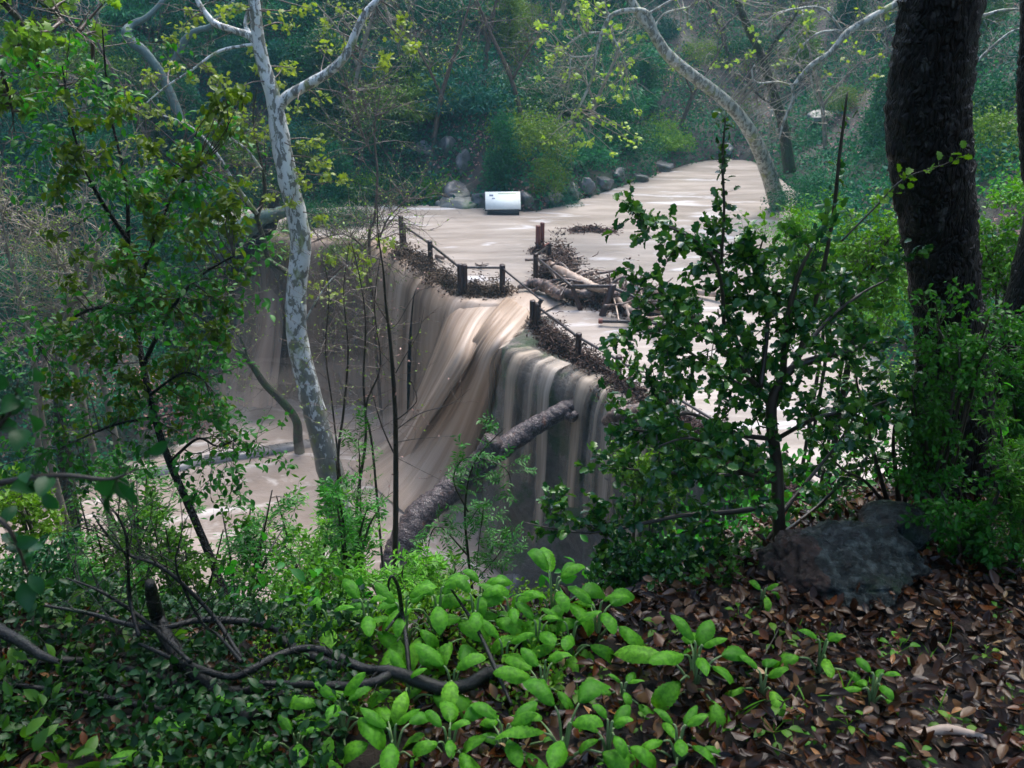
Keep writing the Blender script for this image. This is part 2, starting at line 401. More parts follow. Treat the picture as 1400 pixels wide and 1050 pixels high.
def lip_dense(a, b, step=.25):
    P = LIP[a:b+1]; Nn = LN[a:b+1]; out = []; no = []
    for k in range(len(P)-1):
        n = max(2, int(np.linalg.norm(P[k+1]-P[k])/step))
        for q in range(n):
            t = q/n; out.append(P[k]*(1-t)+P[k+1]*t); no.append(norm(Nn[k]*(1-t)+Nn[k+1]*t))
    out.append(P[-1]); no.append(Nn[-1])
    return np.array(out), np.array(no)
def poly_grid(name, poly, z, mat, grow, fn, label, step=.35):
    lo = poly.min(0)-grow; hi = poly.max(0)+grow
    xs = np.arange(lo[0], hi[0]+step, step); ys = np.arange(lo[1], hi[1]+step, step)
    X, Y = np.meshgrid(xs, ys); d = sdist(X, Y, poly)
    V = np.stack([X, Y, np.full_like(X, z)+fn(X, Y)], -1).reshape(-1,3)
    nx, ny = len(xs), len(ys); i = np.arange(ny-1)[:,None]; j = np.arange(nx-1)[None]
    F = np.stack([i*nx+j, i*nx+j+1, (i+1)*nx+j+1, (i+1)*nx+j], -1).reshape(-1, 4)
    keep = (d.ravel()[F] <= grow).all(1)
    if grow == 0:
        LD, _ = lip_dense(0, 18); XY = np.stack([X.ravel(), Y.ravel()], -1)
        dl = np.concatenate([np.sqrt(((c[:,None]-LD[None])**2).sum(-1)).min(1) for c in np.array_split(XY, 60)])
        keep |= ((d.ravel() <= 1.3) & (dl > 1.2))[F].all(1)
    used, inv = np.unique(F[keep], return_inverse=True)
    return struct(mk(name, V[used], inv.reshape(-1,4), mat, smooth=True), label)
# the pond surface: inside U, pulled back from the lip where the dam carries it
Uin = U.copy(); Uin[:len(LIP)] -= LN*0.35
def shrink(poly, d): return poly
poly_grid('pond_water', Uin, 7.0, M['pond'], 0.0, lambda x, y: wob(x,y,.5,2)*.03+wob(x,y,1.7,1)*.012, 'pale muddy flood water filling the pond behind the dam', .22)
Lgrow = L.copy()
# lower pool keeps clear of the pond: only below the dam
poly_grid('lower_pool', Lgrow, 0.0, M['pool'], 2.0, lambda x, y: wob(x,y,.8,2)*.06+wob(x,y,2.3,1)*.03, 'brown churning pool below the dam', .3)

# ---------------------------------------------------------------- dam wall
def dammat():
    m, nt, b = newmat('dam_stone')
    v = coord(nt, 'Object')
    c = ramp(nt, noise(nt, 2.2, 8, v, .7), [(.3,(.05,.048,.044)),(.6,(.14,.125,.11)),(.8,(.25,.22,.19))])
    c = mixc(nt, ramp(nt, noise(nt, .9, 7, v, .7), [(.50,(0,0,0)),(.58,(1,1,1))]), c, (.03,.065,.02))
    c = mixc(nt, ramp(nt, noise(nt, 1.4, 6, coord(nt,'Object',(1,1,.2)), .6), [(.55,(0,0,0)),(.7,(1,1,1))]), c, (.10,.08,.06))
    nt.links.new(c, b.inputs['Base Color']); b.inputs['Roughness'].default_value = .35
    bump(nt, b, noise(nt, 3, 9, v, .75), 1.0, .15); return m
M['dam'] = dammat()
def dam(name, a, b, top, inner=.9, prof=None, amp=.16, seed=0):
    P, Nn = lip_dense(a, b)
    prof = prof or [(-inner,6.0),(-inner,top-.05),(-inner*.5,top),(-.12,top-.01),(.05,top-.10),(.16,top-.4),(.2,top-.9)]+[(.2+.06*k, top-.9-.45*k) for k in range(1,15)]
    V = []
    for p, n in zip(P, Nn):
        for k, (o, z) in enumerate(prof):
            q = np.array([p[0]+n[0]*o, p[1]+n[1]*o, z])
            if k >= 2:
                f = mn.fractal(Vector((q[0]*.9+seed, q[1]*.9, q[2]*.9)), .9, 2.1, 5)
                g = mn.noise(Vector((q[0]*2.5, q[1]*2.5, q[2]*2.5+seed)))
                w = min(1, (k-1)/4)
                q[:2] += n*(f*amp*2*w+g*.07*w); q[2] += f*.05
            V.append(q)
    V = np.array(V); m = len(prof); n = len(P)
    i = np.arange(n-1)[:,None]; j = np.arange(m-1)[None]
    F = np.stack([i*m+j, i*m+j+1, (i+1)*m+j+1, (i+1)*m+j], -1).reshape(-1, 4)
    return mk(name, V, F, M['dam'], smooth=True), P, Nn
d1, P1, N1 = dam('dam_wall', 0, 8, 6.98)
tag(d1, 'mossy stone dam wall under the brown falls, left of the notch', 'dam wall')
d2, P2, N2 = dam('dam_wall', 8, 18, 7.10, seed=5)
tag(d2, 'pale stone dam wall with green moss, right of the notch', 'dam wall')

# ---------------------------------------------------------------- waterfalls
def fallmat(name, cols, kx, kt, alpha=None, edge=0, rough=.42, ath=(.4,.55), bs=.35):
    m, nt, b = newmat(name)
    v = coord(nt, 'UV', (kx, kt, 1))
    n1 = noise(nt, 1.0, 5, v, .6, .25)
    v2 = coord(nt, 'UV', (kx*.22, kt*.7, 1))
    n2 = noise(nt, 1.0, 3, v2, .5, .4)
    f = math_(nt, 'ADD', math_(nt, 'MULTIPLY', n1, .55), math_(nt, 'MULTIPLY', n2, .45))
    c = ramp(nt, f, [(.30, cols[0]), (.48, cols[1]), (.64, cols[2])])
    nt.links.new(c, b.inputs['Base Color']); b.inputs['Roughness'].default_value = rough
    b.inputs['IOR'].default_value = 1.33
    bump(nt, b, f, bs, .12)
    if alpha:
        n3 = noise(nt, 1.0, 4, coord(nt, 'UV', (kx*.45, kt*.8, 1)), .6, .2)
        a = ramp(nt, n3, [(ath[0],(0,0,0)),(ath[1],(1,1,1))])
        nt.links.new(a, b.inputs['Alpha'])
    if edge:
        tc = nt.nodes.new('ShaderNodeTexCoord'); sx = nt.nodes.new('ShaderNodeSeparateXYZ'); nt.links.new(tc.outputs['UV'], sx.inputs[0])
        e = math_(nt, 'MINIMUM', sx.outputs[0], math_(nt, 'SUBTRACT', 1.0, sx.outputs[0]))
        e = math_(nt, 'ADD', math_(nt, 'MULTIPLY', e, edge), math_(nt, 'MULTIPLY', math_(nt, 'SUBTRACT', f, .5), 1.6))
        nt.links.new(ramp(nt, e, [(.12,(0,0,0)),(.75,(1,1,1))]), b.inputs['Alpha'])
    return m
TAN = [(.22,.15,.10),(.36,.26,.185),(.54,.43,.34)]
BRN = [(.15,.105,.075),(.23,.17,.125),(.31,.24,.185)]
M['fallmain'] = fallmat('chute_water', TAN, 11, .9, edge=7, bs=.5)
M['fallwall'] = fallmat('curtain_water', TAN, 13, .5, True, ath=(.22,.48))
M['fallthin'] = fallmat('thin_curtain_water', [(.22,.17,.12),(.36,.29,.22),(.55,.47,.39)], 21, .45, True, ath=(.42,.60))
M['falldark'] = fallmat('dark_curtain_water', BRN, 10, .5, True, ath=(.26,.56))
def sheet(name, rows, mat, label, uscale=1.0):
    rows = np.array(rows)         # (nt, ns, 3)
    nt, ns = rows.shape[:2]
    S, T = np.meshgrid(np.linspace(0,uscale,ns), np.linspace(0,1,nt))
    i = np.arange(nt-1)[:,None]; j = np.arange(ns-1)[None]
    F = np.stack([i*ns+j, i*ns+j+1, (i+1)*ns+j+1, (i+1)*ns+j], -1).reshape(-1, 4)
    return struct(mk(name, rows.reshape(-1,3), F, mat, smooth=True, uv=np.stack([S, T], -1).reshape(-1,2)), label)
def wallfall(name, a, b, mat, label, z0=7.03, z1=-.1, inn=.5, reach=.9, f0=0.0, f1=1.0, lift=.10, cas=.16):
    P, Nn = lip_dense(a, b, .12)
    n = len(P); P = P[int(n*f0):max(int(n*f1),3)]; Nn = Nn[int(n*f0):max(int(n*f1),3)]
    s = np.concatenate([[0], np.cumsum(np.linalg.norm(np.diff(P, axis=0), axis=1))])
    rows = []
    str1 = np.array([mn.noise(Vector((k*1.9, 3, .5)))*.5+mn.noise(Vector((k*5.3, 7, .5)))*.35 for k in s])
    for t in np.linspace(0, 1, 46):
        if t < .15: o = -inn+(inn+.12)*t/.15; z = z0
        else:
            q = (t-.15)/.85; o = .12+.22+reach*q**.55*.9; z = z0-.02+(z1-z0)*q
            if q < .08: o = .12+(.22+reach*.08**.55*.9)*(q/.08)**.6
        w = sm(.12, .5, t)
        row = []
        for k in range(len(P)):
            oo = o+w*str1[k]*cas*(1+t)+w*.03*math.sin(t*9+s[k]*3)
            row.append([P[k][0]+Nn[k][0]*oo, P[k][1]+Nn[k][1]*oo, z+w*0+ (lift*.3*str1[k] if t < .2 else 0)])
        rows.append(row)
    return sheet(name, rows, mat, label, s[-1]/6)
wallfall('waterfall', 1, 3, M['falldark'], 'dark brown falls behind the white sycamore', reach=.9)
wallfall('waterfall', 3, 5, M['fallwall'], 'dim brown falls at the far corner of the dam', reach=1.0, lift=.3, cas=.07)
wallfall('waterfall', 5, 8, M['fallwall'], 'tan curtain falls left of the notch', reach=.8, lift=.3, cas=.07)
wallfall('waterfall', 8, 9, M['fallthin'], 'thin fall on the notch side of the wall', reach=.5)
wallfall('waterfall', 9, 11, M['fallthin'], 'thin fringe of muddy streams over the mossy wall', reach=.4, z0=7.16, lift=.3, cas=.06)
wallfall('waterfall', 11, 14, M['fallthin'], 'sparse trickles over the wall behind the fallen log', reach=.35, z0=7.16, cas=.06)
# chute from the notch
LB = [(690,404,7.05),(672,430,6.9),(648,466,6.2),(612,516,4.7),(568,566,2.7),(522,603,1.0),(470,630,.02)]
RB = [(733,432,7.05),(712,462,6.9),(690,495,6.4),(676,545,4.8),(655,610,2.7),(630,670,1.2),(598,740,.02)]
la, _ = resample([PZ(*p) for p in LB], 1.0, 60); ra, _ = resample([PZ(*p) for p in RB], 1.0, 60)
rows = []
ns = 110
LBx = 0
st = np.array([mn.noise(Vector((k*6.1, 1, .2)))*.6+mn.noise(Vector((k*17.0, 4, .2)))*.3 for k in np.linspace(0,1,ns)])
for k in range(60):
    t = k/59; row = []
    for q, s in enumerate(np.linspace(0, 1, ns)):
        p = la[k]*(1-s)+ra[k]*s
        b = (math.sin(math.pi*s)+.35*math.sin(math.pi*3*s+t*2.5))*(.55*math.sin(math.pi*min(t*1.1,1))+.1)
        p = p+np.array([-.15,-.35,.6])*b+np.array([-.25,-.5,.7])*st[q]*.34*sm(.05,.5,t)*(1.1-t*.6)
        p = p+np.array([0,-.1,.35])*.12*mn.noise(Vector((s*9, t*3, 2)))
        row.append(p)
    rows.append(row)
sheet('waterfall', rows, M['fallmain'], 'main tan chute pouring down-left from the notch', 1)
LB2 = [(628,400,7.06),(606,424,6.6),(590,470,5.2),(570,525,3.4),(548,575,1.6),(515,612,.3)]
RB2 = [(692,413,7.03),(668,446,6.6),(645,496,6.1),(610,548,4.4),(575,600,2.3),(550,650,.4)]
la, _ = resample([PZ(*p) for p in LB2], 1.0, 50); ra, _ = resample([PZ(*p) for p in RB2], 1.0, 50)
rows = []
for k in range(50):
    t = k/49; row = []
    for q, s in enumerate(np.linspace(0, 1, 90)):
        p = la[k]*(1-s)+ra[k]*s+np.array([-.2,-.5,.5])*(.25*math.sin(math.pi*s)+.22*mn.noise(Vector((s*5, t*1.2, 9)))+.10*mn.noise(Vector((s*15, t, 5))))*sm(.03,.4,t)
        row.append(p)
    rows.append(row)
sheet('waterfall', rows, M['fallmain'], 'slanting tan flow joining the main chute from the curtain falls', 1)
# smooth tongue feeding the notch
rows = []
for k in range(20):
    t = k/19; row = []
    a = np.array([PZ(676,388,7.03), PZ(690,404,7.055)]); b = np.array([PZ(770,414,7.03), PZ(733,432,7.055)])
    l = a[0]*(1-t)+a[1]*t; r = b[0]*(1-t)+b[1]*t
    for s in np.linspace(0,1,30): row.append(l*(1-s)+r*s+np.array([0,0,.015*math.sin(s*14)]))
    rows.append(row)
M['tongue'] = fallmat('tongue_water', [(.33,.24,.18),(.40,.31,.24),(.46,.38,.31)], 9, .8)
sheet('flow', rows, M['tongue'], 'smooth brown water gathering at the notch', 1)
# left side muddy cascade over rocks
rows = []
for k in range(40):
    t = k/39
    zc = 7.0-6.7*sm(0,1,t)+.25*math.sin(t*19)
    l = PD(322+15*math.sin(t*5)+ -6*t, 312+t*235, 37.4-4.2*t); r = PD(366+12*math.sin(t*4)+20*t, 312+t*245, 37.0-4.2*t)
    rows.append([l*(1-s)+r*s+np.array([0,-.25*math.sin(math.pi*s)+.1*mn.noise(Vector((s*6,t*2,1))),.15*mn.noise(Vector((s*5,t*5,0)))]) for s in np.linspace(0,1,30)])
sheet('waterfall', rows, M['falldark'], 'narrow side cascade under the arching mossy log', .5)
def pm(n, v, d):            # n pixels at row v, forward depth d, in metres
    return n/F_*d/ray(700, v)[1]
# ---------------------------------------------------------------- fences
def post(parent, u, vb, hgt, w=.19, tilt=(0,0), rot=.3, mat='post', z=6.9, round_=True, d=None):
    p = PZ(u, vb, 7.0) if d is None else PD(u, vb, d)
    b = MB(); sides = 14
    ang = np.linspace(0, 2*math.pi, sides, endpoint=False)
    Z = [z-1.0, z+hgt-.03, z+hgt, z+hgt]; rr = [1, 1, .86, 0.001]
    V = []
    for zz, r in zip(Z, rr):
        f = (zz-z)/hgt
        for a in ang:
            k = 1/max(abs(math.cos(a)), abs(math.sin(a)))**.55   # rounded square
            x, y = math.cos(a)*k*w/2*r, math.sin(a)*k*w/2*r
            V.append([p[0]+x*math.cos(rot)-y*math.sin(rot)+tilt[0]*f, p[1]+x*math.sin(rot)+y*math.cos(rot)+tilt[1]*f, zz+(mn.noise(Vector((x*9,y*9,u)))*.03 if zz > z else 0)])
    i = np.arange(3)[:,None]; j = np.arange(sides)[None]
    F = np.stack([i*sides+j, i*sides+(j+1)%sides, (i+1)*sides+(j+1)%sides, (i+1)*sides+j], -1).reshape(-1,4)
    mk('post', V, F, M[mat], parent, False)
    return np.array([p[0]+tilt[0], p[1]+tilt[1], z+hgt])
def rail(parent, a, b, r=.045, mat='rail', name='rail', sag=0.0):
    m = (a+b)/2-np.array([0,0,sag])
    V, F = tube([a, m, b], r, 8, 8, rough=.15, seed=a[0]); mk(name, V, F, M[mat], parent, True)
def wires(parent, a, b, n=3, drop=.75):
    for k in range(n):
        dz = np.array([0,0,-.22-drop*(k+.3)/n])
        V, F = tube([a+dz, (a+b)/2+dz-np.array([0,0,.05]), b+dz], .006, 5, 6); mk('wire', V, F, M['wire'], parent, True)
dn = np.array([0,0,-.13])
f1 = thing('rail_fence', PZ(632,405,7), 'dark timber rail fence along the dam top left of the notch', 'fence')
a0 = post(f1, 550, 336, 1.35, .2); a1 = post(f1, 553, 334, 1.0, .18)
a2 = post(f1, 589, 362, 1.05); a3 = post(f1, 630, 404, 1.22, .2); a3b = post(f1, 636, 403, 1.18, .18)
a4 = post(f1, 687, 404, 1.20, .19)
rail(f1, a1+dn, a2+dn); rail(f1, a2+dn, a3+dn); rail(f1, a3b+dn*.8, a4+dn*.8)
wires(f1, a1, a2); wires(f1, a2, a3); wires(f1, a3b, a4, 2)
f2 = thing('rail_fence', PZ(790,500,7), 'dark timber rail fence running right from the notch to behind the holly bush', 'fence')
b0 = post(f2, 728, 449, 1.02, .18); b1 = post(f2, 735, 452, 1.0, .19)
b1t = PZ(741,409,8.02)
rail(f2, a4+dn, b1t+np.array([0,0,-.05]), .035)
rail(f2, b1+np.array([0,0,-.08]), b1t, .07)
b2 = post(f2, 790, 497, 1.03, .17); b3 = post(f2, 844, 530, 1.03, .17)
prev = b1
for p in (b2, b3): rail(f2, prev+dn, p+dn, .04); wires(f2, prev, p); prev = p
for (u, v) in ((912,578),(985,625),(1065,672),(1128,705),(1195,742)):
    q = post(f2, u, v, 1.03, .16); rail(f2, prev+dn, q+dn, .035); wires(f2, prev, q, 2); prev = q
f3 = thing('broken_fence', PZ(790,420,7), 'bent rail fence with leaning posts tangled in driftwood', 'fence')
c0 = post(f3, 732, 384, 1.12, .17); c1 = post(f3, 750, 362, .95, .2)
c2 = post(f3, 795, 424, .95, .16, (-.35,.1)); c3 = post(f3, 822, 432, 1.15, .22, (.35,.1)); 
rail(f3, c0+dn*.3, c1+dn); rail(f3, c0+dn, c2+dn*.4, .05); rail(f3, c2+dn*.4, c3+dn*.6, .06)
rail(f3, c1, PZ(744,336,8.4), .03, 'redpost'); rail(f3, c3+dn, PZ(900,420,7.4), .055)
f4 = thing('guide_post', PZ(738,340,7), 'pair of reddish timber posts standing in the pond', 'post')
post(f4, 735, 344, 1.15, .17, mat='redpost'); post(f4, 741, 341, 1.2, .17, mat='redpost')
V, F = tube([PZ(819,439,7.15), PZ(860,440,7.2), PZ(915,444,7.2)], .06, 10)
p_ = thing('floating_rail', PZ(860,440,7.1), 'loose rail with a rusty red end beside the driftwood', 'rail')
mk('bar', V, F, M['rail'], p_, True)
V, F = tube([PZ(818.5,439,7.15), PZ(824,439,7.16)], .085, 10); mk('end_cap', V, F, M['redpost'], p_, True)

# ---------------------------------------------------------------- sign
s_ = thing('information_sign', PZ(688,294,7), 'white tilted information panel on a dark stand in flood water', 'sign')
sp0 = PZ(688,294,7.0); sw, sd = 1.62, 1.12; ry = .04
def sg(x, y, z): return np.array([sp0[0]+x*math.cos(ry)-y*math.sin(ry), sp0[1]+x*math.sin(ry)+y*math.cos(ry), z])
def slab(x0,x1,t0,t1,h0,h1):    # t along panel slope 0..1
    def pt(x,t,hh): return sg(x, .0+t*.80, 7.25+t*.62)+np.array([0,-.61,.79])*hh
    V = [pt(x,t,hh) for hh in (h0,h1) for x,t in ((x0,t0),(x1,t0),(x1,t1),(x0,t1))]
    return np.array(V), np.array([[0,3,2,1],[4,5,6,7],[0,1,5,4],[1,2,6,5],[2,3,7,6],[3,0,4,7]])
def flatmat(name, c, r=.4):
    m, nt, b = newmat(name); v = coord(nt); 
    nt.links.new(ramp(nt, noise(nt, 7, 4, v), [(.3, tuple(k*.9 for k in c)), (.7, c)]), b.inputs['Base Color']); b.inputs['Roughness'].default_value = r; b.inputs['Specular IOR Level'].default_value = .15; return m
M['panel'] = flatmat('panel_white', (.88,.92,.86), .6); M['stand'] = flatmat('stand_black', (.03,.035,.04)); M['mark1'] = flatmat('mark_grey', (.25,.30,.38)); M['mark2'] = flatmat('mark_ochre', (.55,.62,.35))
mk('panel', *slab(-sw/2,sw/2,0,1,0,.04), M['panel'], s_)
mk('frame', *slab(-sw/2-.03,sw/2+.03,-.03,1.03,-.07,-.003), M['stand'], s_)
for x in (-.45,.45):
    V, F = box_v(sg(x,.45,6.2), (.12,.12,1.25)); mk('leg', V, F, M['stand'], s_)
V, F = box_v(sg(0,.02,6.9), (sw*.9,.06,.36)); mk('skirt', V, F, M['stand'], s_)
V, F = slab(-.62,-.44,.74,.84,.04,.045); mk('emblem', V, F, M['mark1'], s_)
V, F = slab(-.50,-.36,.58,.64,.04,.045); mk('emblem', V, F, M['mark1'], s_)
V, F = slab(-.22,.62,.86,.90,.04,.045); mk('heading_line', V, F, M['mark2'], s_)

# ---------------------------------------------------------------- rocks
RK = [ (632,282,34,18,'rock','grey-green boulder at the shore left of the white sign'),
 (625,262,26,14,'rockd','flat dark slab above the boulder left of the sign'),
 (600,283,7,9,'rock','small pale stone at the shore left of the grey-green boulder'),
 (655,278,14,16,'rockd','dark stone tucked beside the left edge of the sign'),
 (633,222,13,20,'rockd','upright blue-grey rock on the slope above the sign'),
 (612,200,16,14,'rockd','rounded grey rock on the slope left of the upright one'),
 (577,205,15,12,'rockd','mossy rock low on the far slope left of the path rocks'),
 (675,90,12,8,'rock','pale boulder halfway up the far slope'),
 (503,84,12,9,'rock','pale rock high on the slope beside the sycamore limb'),
 (717,272,16,10,'rockd','dark wet stone right of the sign'),
 (756,272,18,11,'rockd','low dark stone at the waterline right of the sign'),
 (782,262,14,12,'rockd','rounded stone at the far shore between two leaf patches'),
 (800,254,14,12,'rockd','blue-grey stone at the bend of the far shore'),
 (826,250,16,9,'rockd','wet stone at the shore left of the long shadow'),
 (845,236,15,10,'rockd','grey stone above the water on the far bank'),
 (870,243,17,7,'rockd','long low stone at the waterline of the far bank'),
 (905,228,17,7,'rockd','flat stone at the shore where the creek narrows'),
 (787,228,11,9,'rockd','small grey stone above the far waterline'),
 (1095,20,14,12,'rock','pale grey rock high up between sycamore limbs'),
 (1125,160,20,9,'rock','flat pale rock on the right bank slope'),
 (995,205,14,8,'rockd','dark stone at the head of the creek')]
for k, (u, v, w, hh, m, lab) in enumerate(RK):
    g = G(u, v+hh*.6, 30); s = pm(1, v, g[1])
    tag(rock('rock', g+np.array([0,w*s*.3,hh*s*.35]), (w*s*1.05, w*s*.8, hh*s*1.2), M[m], k*3+1, rot=k), lab, 'rock', 'rocks on the far bank')
RL = [(752,765,30,26,'rockd','wet dark boulder below the dam beyond the broad-leaved plants',1.2),(722,775,24,20,'rock','pale rounded boulder at the foot of the dam wall',.8),
 (700,800,22,14,'rockd','low wet rock in the pool left of the pale boulder',.4),(560,540,26,16,'rockd','dark ledge rock with white water beside the slender sapling',1.0),(528,548,20,20,'rockd','rounded rock left of the foaming ledge',.8),
 (590,524,22,8,'rock','long flat ledge under the curtain falls',1.2)]
for k, (u, v, w, hh, m, lab, z) in enumerate(RL):
    g = PZ(u, v, z*.5); s = pm(1, v, g[1])
    tag(rock('rock', g, (w*s, w*s*.9, hh*s*1.3), M[m], k*5+2, rot=k), lab, 'rock', 'rocks below the dam')

# ---------------------------------------------------------------- logs
def log(name, pts, radii, mat, lab, stubs=(), cat='log', sides=14, rough=.25, seed=1, group=None, partname='stub'):
    pts = [np.array(p) for p in pts]
    t = thing(name, pts[0], lab, cat, group)
    V, F = tube(pts, radii, 24, len(pts)*16, rough=rough, seed=seed, fr=2)
    V = V+np.array([mn.noise_vector(Vector(a*3.1))*.035+mn.noise_vector(Vector(a*1.1))*.06 for a in V]); mk('trunk', V, F, M[mat], t, True)
    for sps, sr in stubs:
        V, F = tube(sps, sr, 10, 10, rough=.2, seed=seed+3); mk(partname, V, F, M[mat], t, True)
    return t
lg = [(540,800,18.2),(548,758,18.7),(575,706,19.3),(612,672,19.9),(668,625,20.5),(720,590,21.0),(768,562,21.3),(790,549,21.5)]
P = [PD(*p) for p in lg]
log('fallen_log', P, [.46,.44,.40,.36,.30,.26,.23,.16], 'logbark', 'long wet log leaning from the pool up against the dam wall',
    stubs=[([PD(648,645,20.2), PD(662,625,20.25), PD(676,600,20.3)], [.34,.30,.28]), ([PD(768,562,21.3), PD(782,572,21.1), PD(786,566,20.9)], [.15,.12,.1])], seed=3, rough=.15)
log('fallen_log', [PZ(828,576,7.2), PZ(845,567,7.5), PZ(868,560,7.4), PZ(905,556,7.3)], [.10,.17,.16,.13], 'driftd', 'short dark log lying on the dam lip left of the holly bush', seed=9)
DW = [([(708,393),(728,388),(748,392),(765,404)], [.08,.26,.30,.24], .25, 'driftd', 'dark curved log end poking out towards the notch'),
 ([(748,392),(780,402),(830,402),(870,410)], [.26,.24,.22,.16], .35, 'driftd', 'long dark log lying in the driftwood raft'),
 ([(753,361),(775,374),(800,387),(820,395)], [.15,.22,.22,.16], .65, 'driftp', 'bare pale log with a broken light end on the raft'),
 ([(800,385),(812,392),(830,396)], [.16,.16,.10], .9, 'driftp', 'short bleached log piece beside the bare pale log'),
 ([(838,402),(858,420),(885,435)], [.12,.12,.06], .5, 'driftp', 'pale branch slanting down to the right in the raft'),
 ([(845,398),(870,404),(905,420)], [.12,.13,.10], .6, 'driftd', 'dark branch crossing the raft to the right'),
 ([(862,404),(880,412),(925,424)], [.13,.12,.10], .5, 'driftp', 'greyish driftwood pole at the right of the raft'),
 ([(872,398),(885,394),(897,402),(905,418)], [.13,.17,.17,.14], .5, 'driftd', 'hooked bluish log at the right end of the raft'),
 ([(858,436),(875,440),(900,452)], [.10,.14,.08], .2, 'driftp', 'brown split log under the loose rail'),
 ([(932,396),(965,400),(1000,404)], [.15,.16,.14], .2, 'driftp', 'straight brown log floating right of the raft'),
 ([(865,412),(872,390),(879,372)], [.05,.04,.02], .7, 'driftd', 'thin snag sticking up at the right of the raft'),
 ([(835,406),(834,388),(833,373)], [.05,.04,.03], .7, 'driftd', 'upright stick above the leaning post'),
 ([(850,402),(849,388),(847,378)], [.07,.06,.02], .7, 'driftd', 'splintered dark stub standing in the raft'),
 ([(857,402),(856,388),(856,379)], [.06,.05,.02], .7, 'driftp', 'splintered pale stub standing in the raft'),
 ([(838,402),(843,422),(846,438)], [.035,.035,.03], .5, 'driftp', 'thin pale pole propped against the leaning post'),
 ([(776,356),(771,347),(765,339)], [.03,.025,.01], .5, 'driftd', 'small twig upright at the far tip of the raft'),
 ([(770,346),(778,341)], [.14,.17], .3, 'driftp', 'rounded pale stump at the far tip of the raft'),
 ([(650,360),(658,364),(668,362)], [.03,.06,.02], .05, 'driftd', 'forked dark stick floating behind the left fence'),
 ([(596,350),(606,353)], [.09,.1], .1, 'driftd', 'dark chunk of wood behind the left fence post'),
 ([(852,460),(862,463),(871,468)], [.02,.06,.02], .03, 'driftd', 'small dark stick floating in front of the raft')]
for k, (pp, rr, z, m, lab) in enumerate(DW):
    if len(pp) == 3 and abs(pp[0][0]-pp[2][0]) < 16 and pp[0][1]-pp[2][1] > 14 or 'upright' in lab or 'snag' in lab:
        b = PZ(*pp[0], 7.1); pts = [PD(u, v, b[1]) for u, v in pp]
    else: pts = [PZ(u, v, 7.0+z*.7+.08*i) for i, (u, v) in enumerate(pp)]
    V, F = tube(pts, [q*.72 for q in rr], 12, len(pts)*10, rough=.4, seed=k*2.3, fr=7)
    tag(mk('driftwood_log' if rr[0] > .06 else 'driftwood_stick', V, F, M[m], smooth=True), lab, 'driftwood', 'driftwood caught on the bent fence')
rsd = np.random.RandomState(90)
for k in range(46):
    f = rsd.uniform(0,1); u = 770+f*165; v = 372+f*62+rsd.uniform(-14,16)
    if k % 5 == 0: u, v = 762+rsd.uniform(-8,12), 358+rsd.uniform(-12,14)
    c = PZ(u, v, 7.15+rsd.uniform(0,.55)); a = rsd.normal(.0,.8); dz = rsd.uniform(-.15,.35)
    dd = np.array([math.cos(a-.5), math.sin(a-.5), dz])*rsd.uniform(.5,1.5); r_ = rsd.uniform(.02,.075)
    bend = rsd.normal(size=3)*.12
    V, F = tube([c-dd, c-dd*.3+bend, c+dd*.4-bend*.5, c+dd], [r_, r_*.9, r_*.75, r_*.35], 7, 16, rough=.35, seed=k)
    pale = k % 3 == 0
    tag(mk('bare_stick', V, F, M['driftp' if pale else 'driftd'], smooth=True), 'thin pale bare stick tangled in the driftwood raft' if pale else 'thin dark bare stick tangled in the driftwood raft', 'driftwood', 'pale sticks in the driftwood raft' if pale else 'dark sticks in the driftwood raft')
# debris heaps
M['debris'] = leafmat('debris', [(.025,.014,.010),(.06,.034,.024),(.12,.07,.045),(.035,.022,.02),(.22,.14,.09)], .6, 0, .2)
def heap(name, line, w, hgt, n, lab, size=.35, seed=0, z=7.0, cat='debris'):
    rs = np.random.RandomState(seed); line = np.array([PZ(u, v, z) for u, v in line])
    s = rs.uniform(0, len(line)-1.001, n); i = s.astype(int); t = (s-i)[:,None]
    base = line[i]*(1-t)+line[i+1]*t
    lump = .6+.5*np.sin(s*5.3+seed)+.3*np.sin(s*13.7)
    off = rs.normal(size=(n,2))*w*.42
    hh = np.abs(rs.normal(size=n))*.5*hgt*np.clip(lump,.25,1.3)*np.exp(-(off**2).sum(1)/(w*w*.5))
    P = base.copy(); P[:,:2] += off; P[:,2] += hh
    d = rdir(n, rs); d[:,2] *= .45; d = norm(d); ln = size*rs.uniform(.3,1.4,n)[:,None]
    V1, F1 = sticks(P-d*ln/2, P+d*ln/2, rs.uniform(.006,.022,n), .12, rs)
    b = MB(); b.add(V1, F1)
    m = n*4; k = rs.randint(0, n, m)
    LP = P[k]+rs.normal(size=(m,3))*np.array([.14,.14,.06]); LP[:,2] = np.maximum(LP[:,2]-.03, z)
    b.add(*leaves(LEAF4, LP, rdir(m, rs), rdir(m, rs, .8), rs.uniform(.05,.14,m)))
    return tag(b.build(name, M['debris']), lab, cat, kind='stuff')
heap('debris', [(545,345),(575,362),(600,384),(632,400),(660,402),(690,402)], .55, .75, 1500, 'twigs and wet leaves piled along the left fence', seed=1)
heap('debris', [(733,450),(760,474),(800,500),(840,530),(880,558),(905,575)], .5, .75, 2200, 'brown twigs and leaves heaped against the near fence', seed=2)
heap('debris', [(750,378),(770,366),(765,352),(760,372),(790,392),(840,410),(870,425),(895,432),(830,418),(780,404)], .75, .95, 2600, 'matted twigs in the driftwood raft', seed=3)
heap('debris', [(785,316),(800,314),(815,315),(838,318)], .5, .25, 260, 'small mat of twigs drifting in mid pond', seed=4)
heap('debris', [(733,346),(742,344)], .25, .5, 160, 'twigs caught round the reddish posts', seed=5)
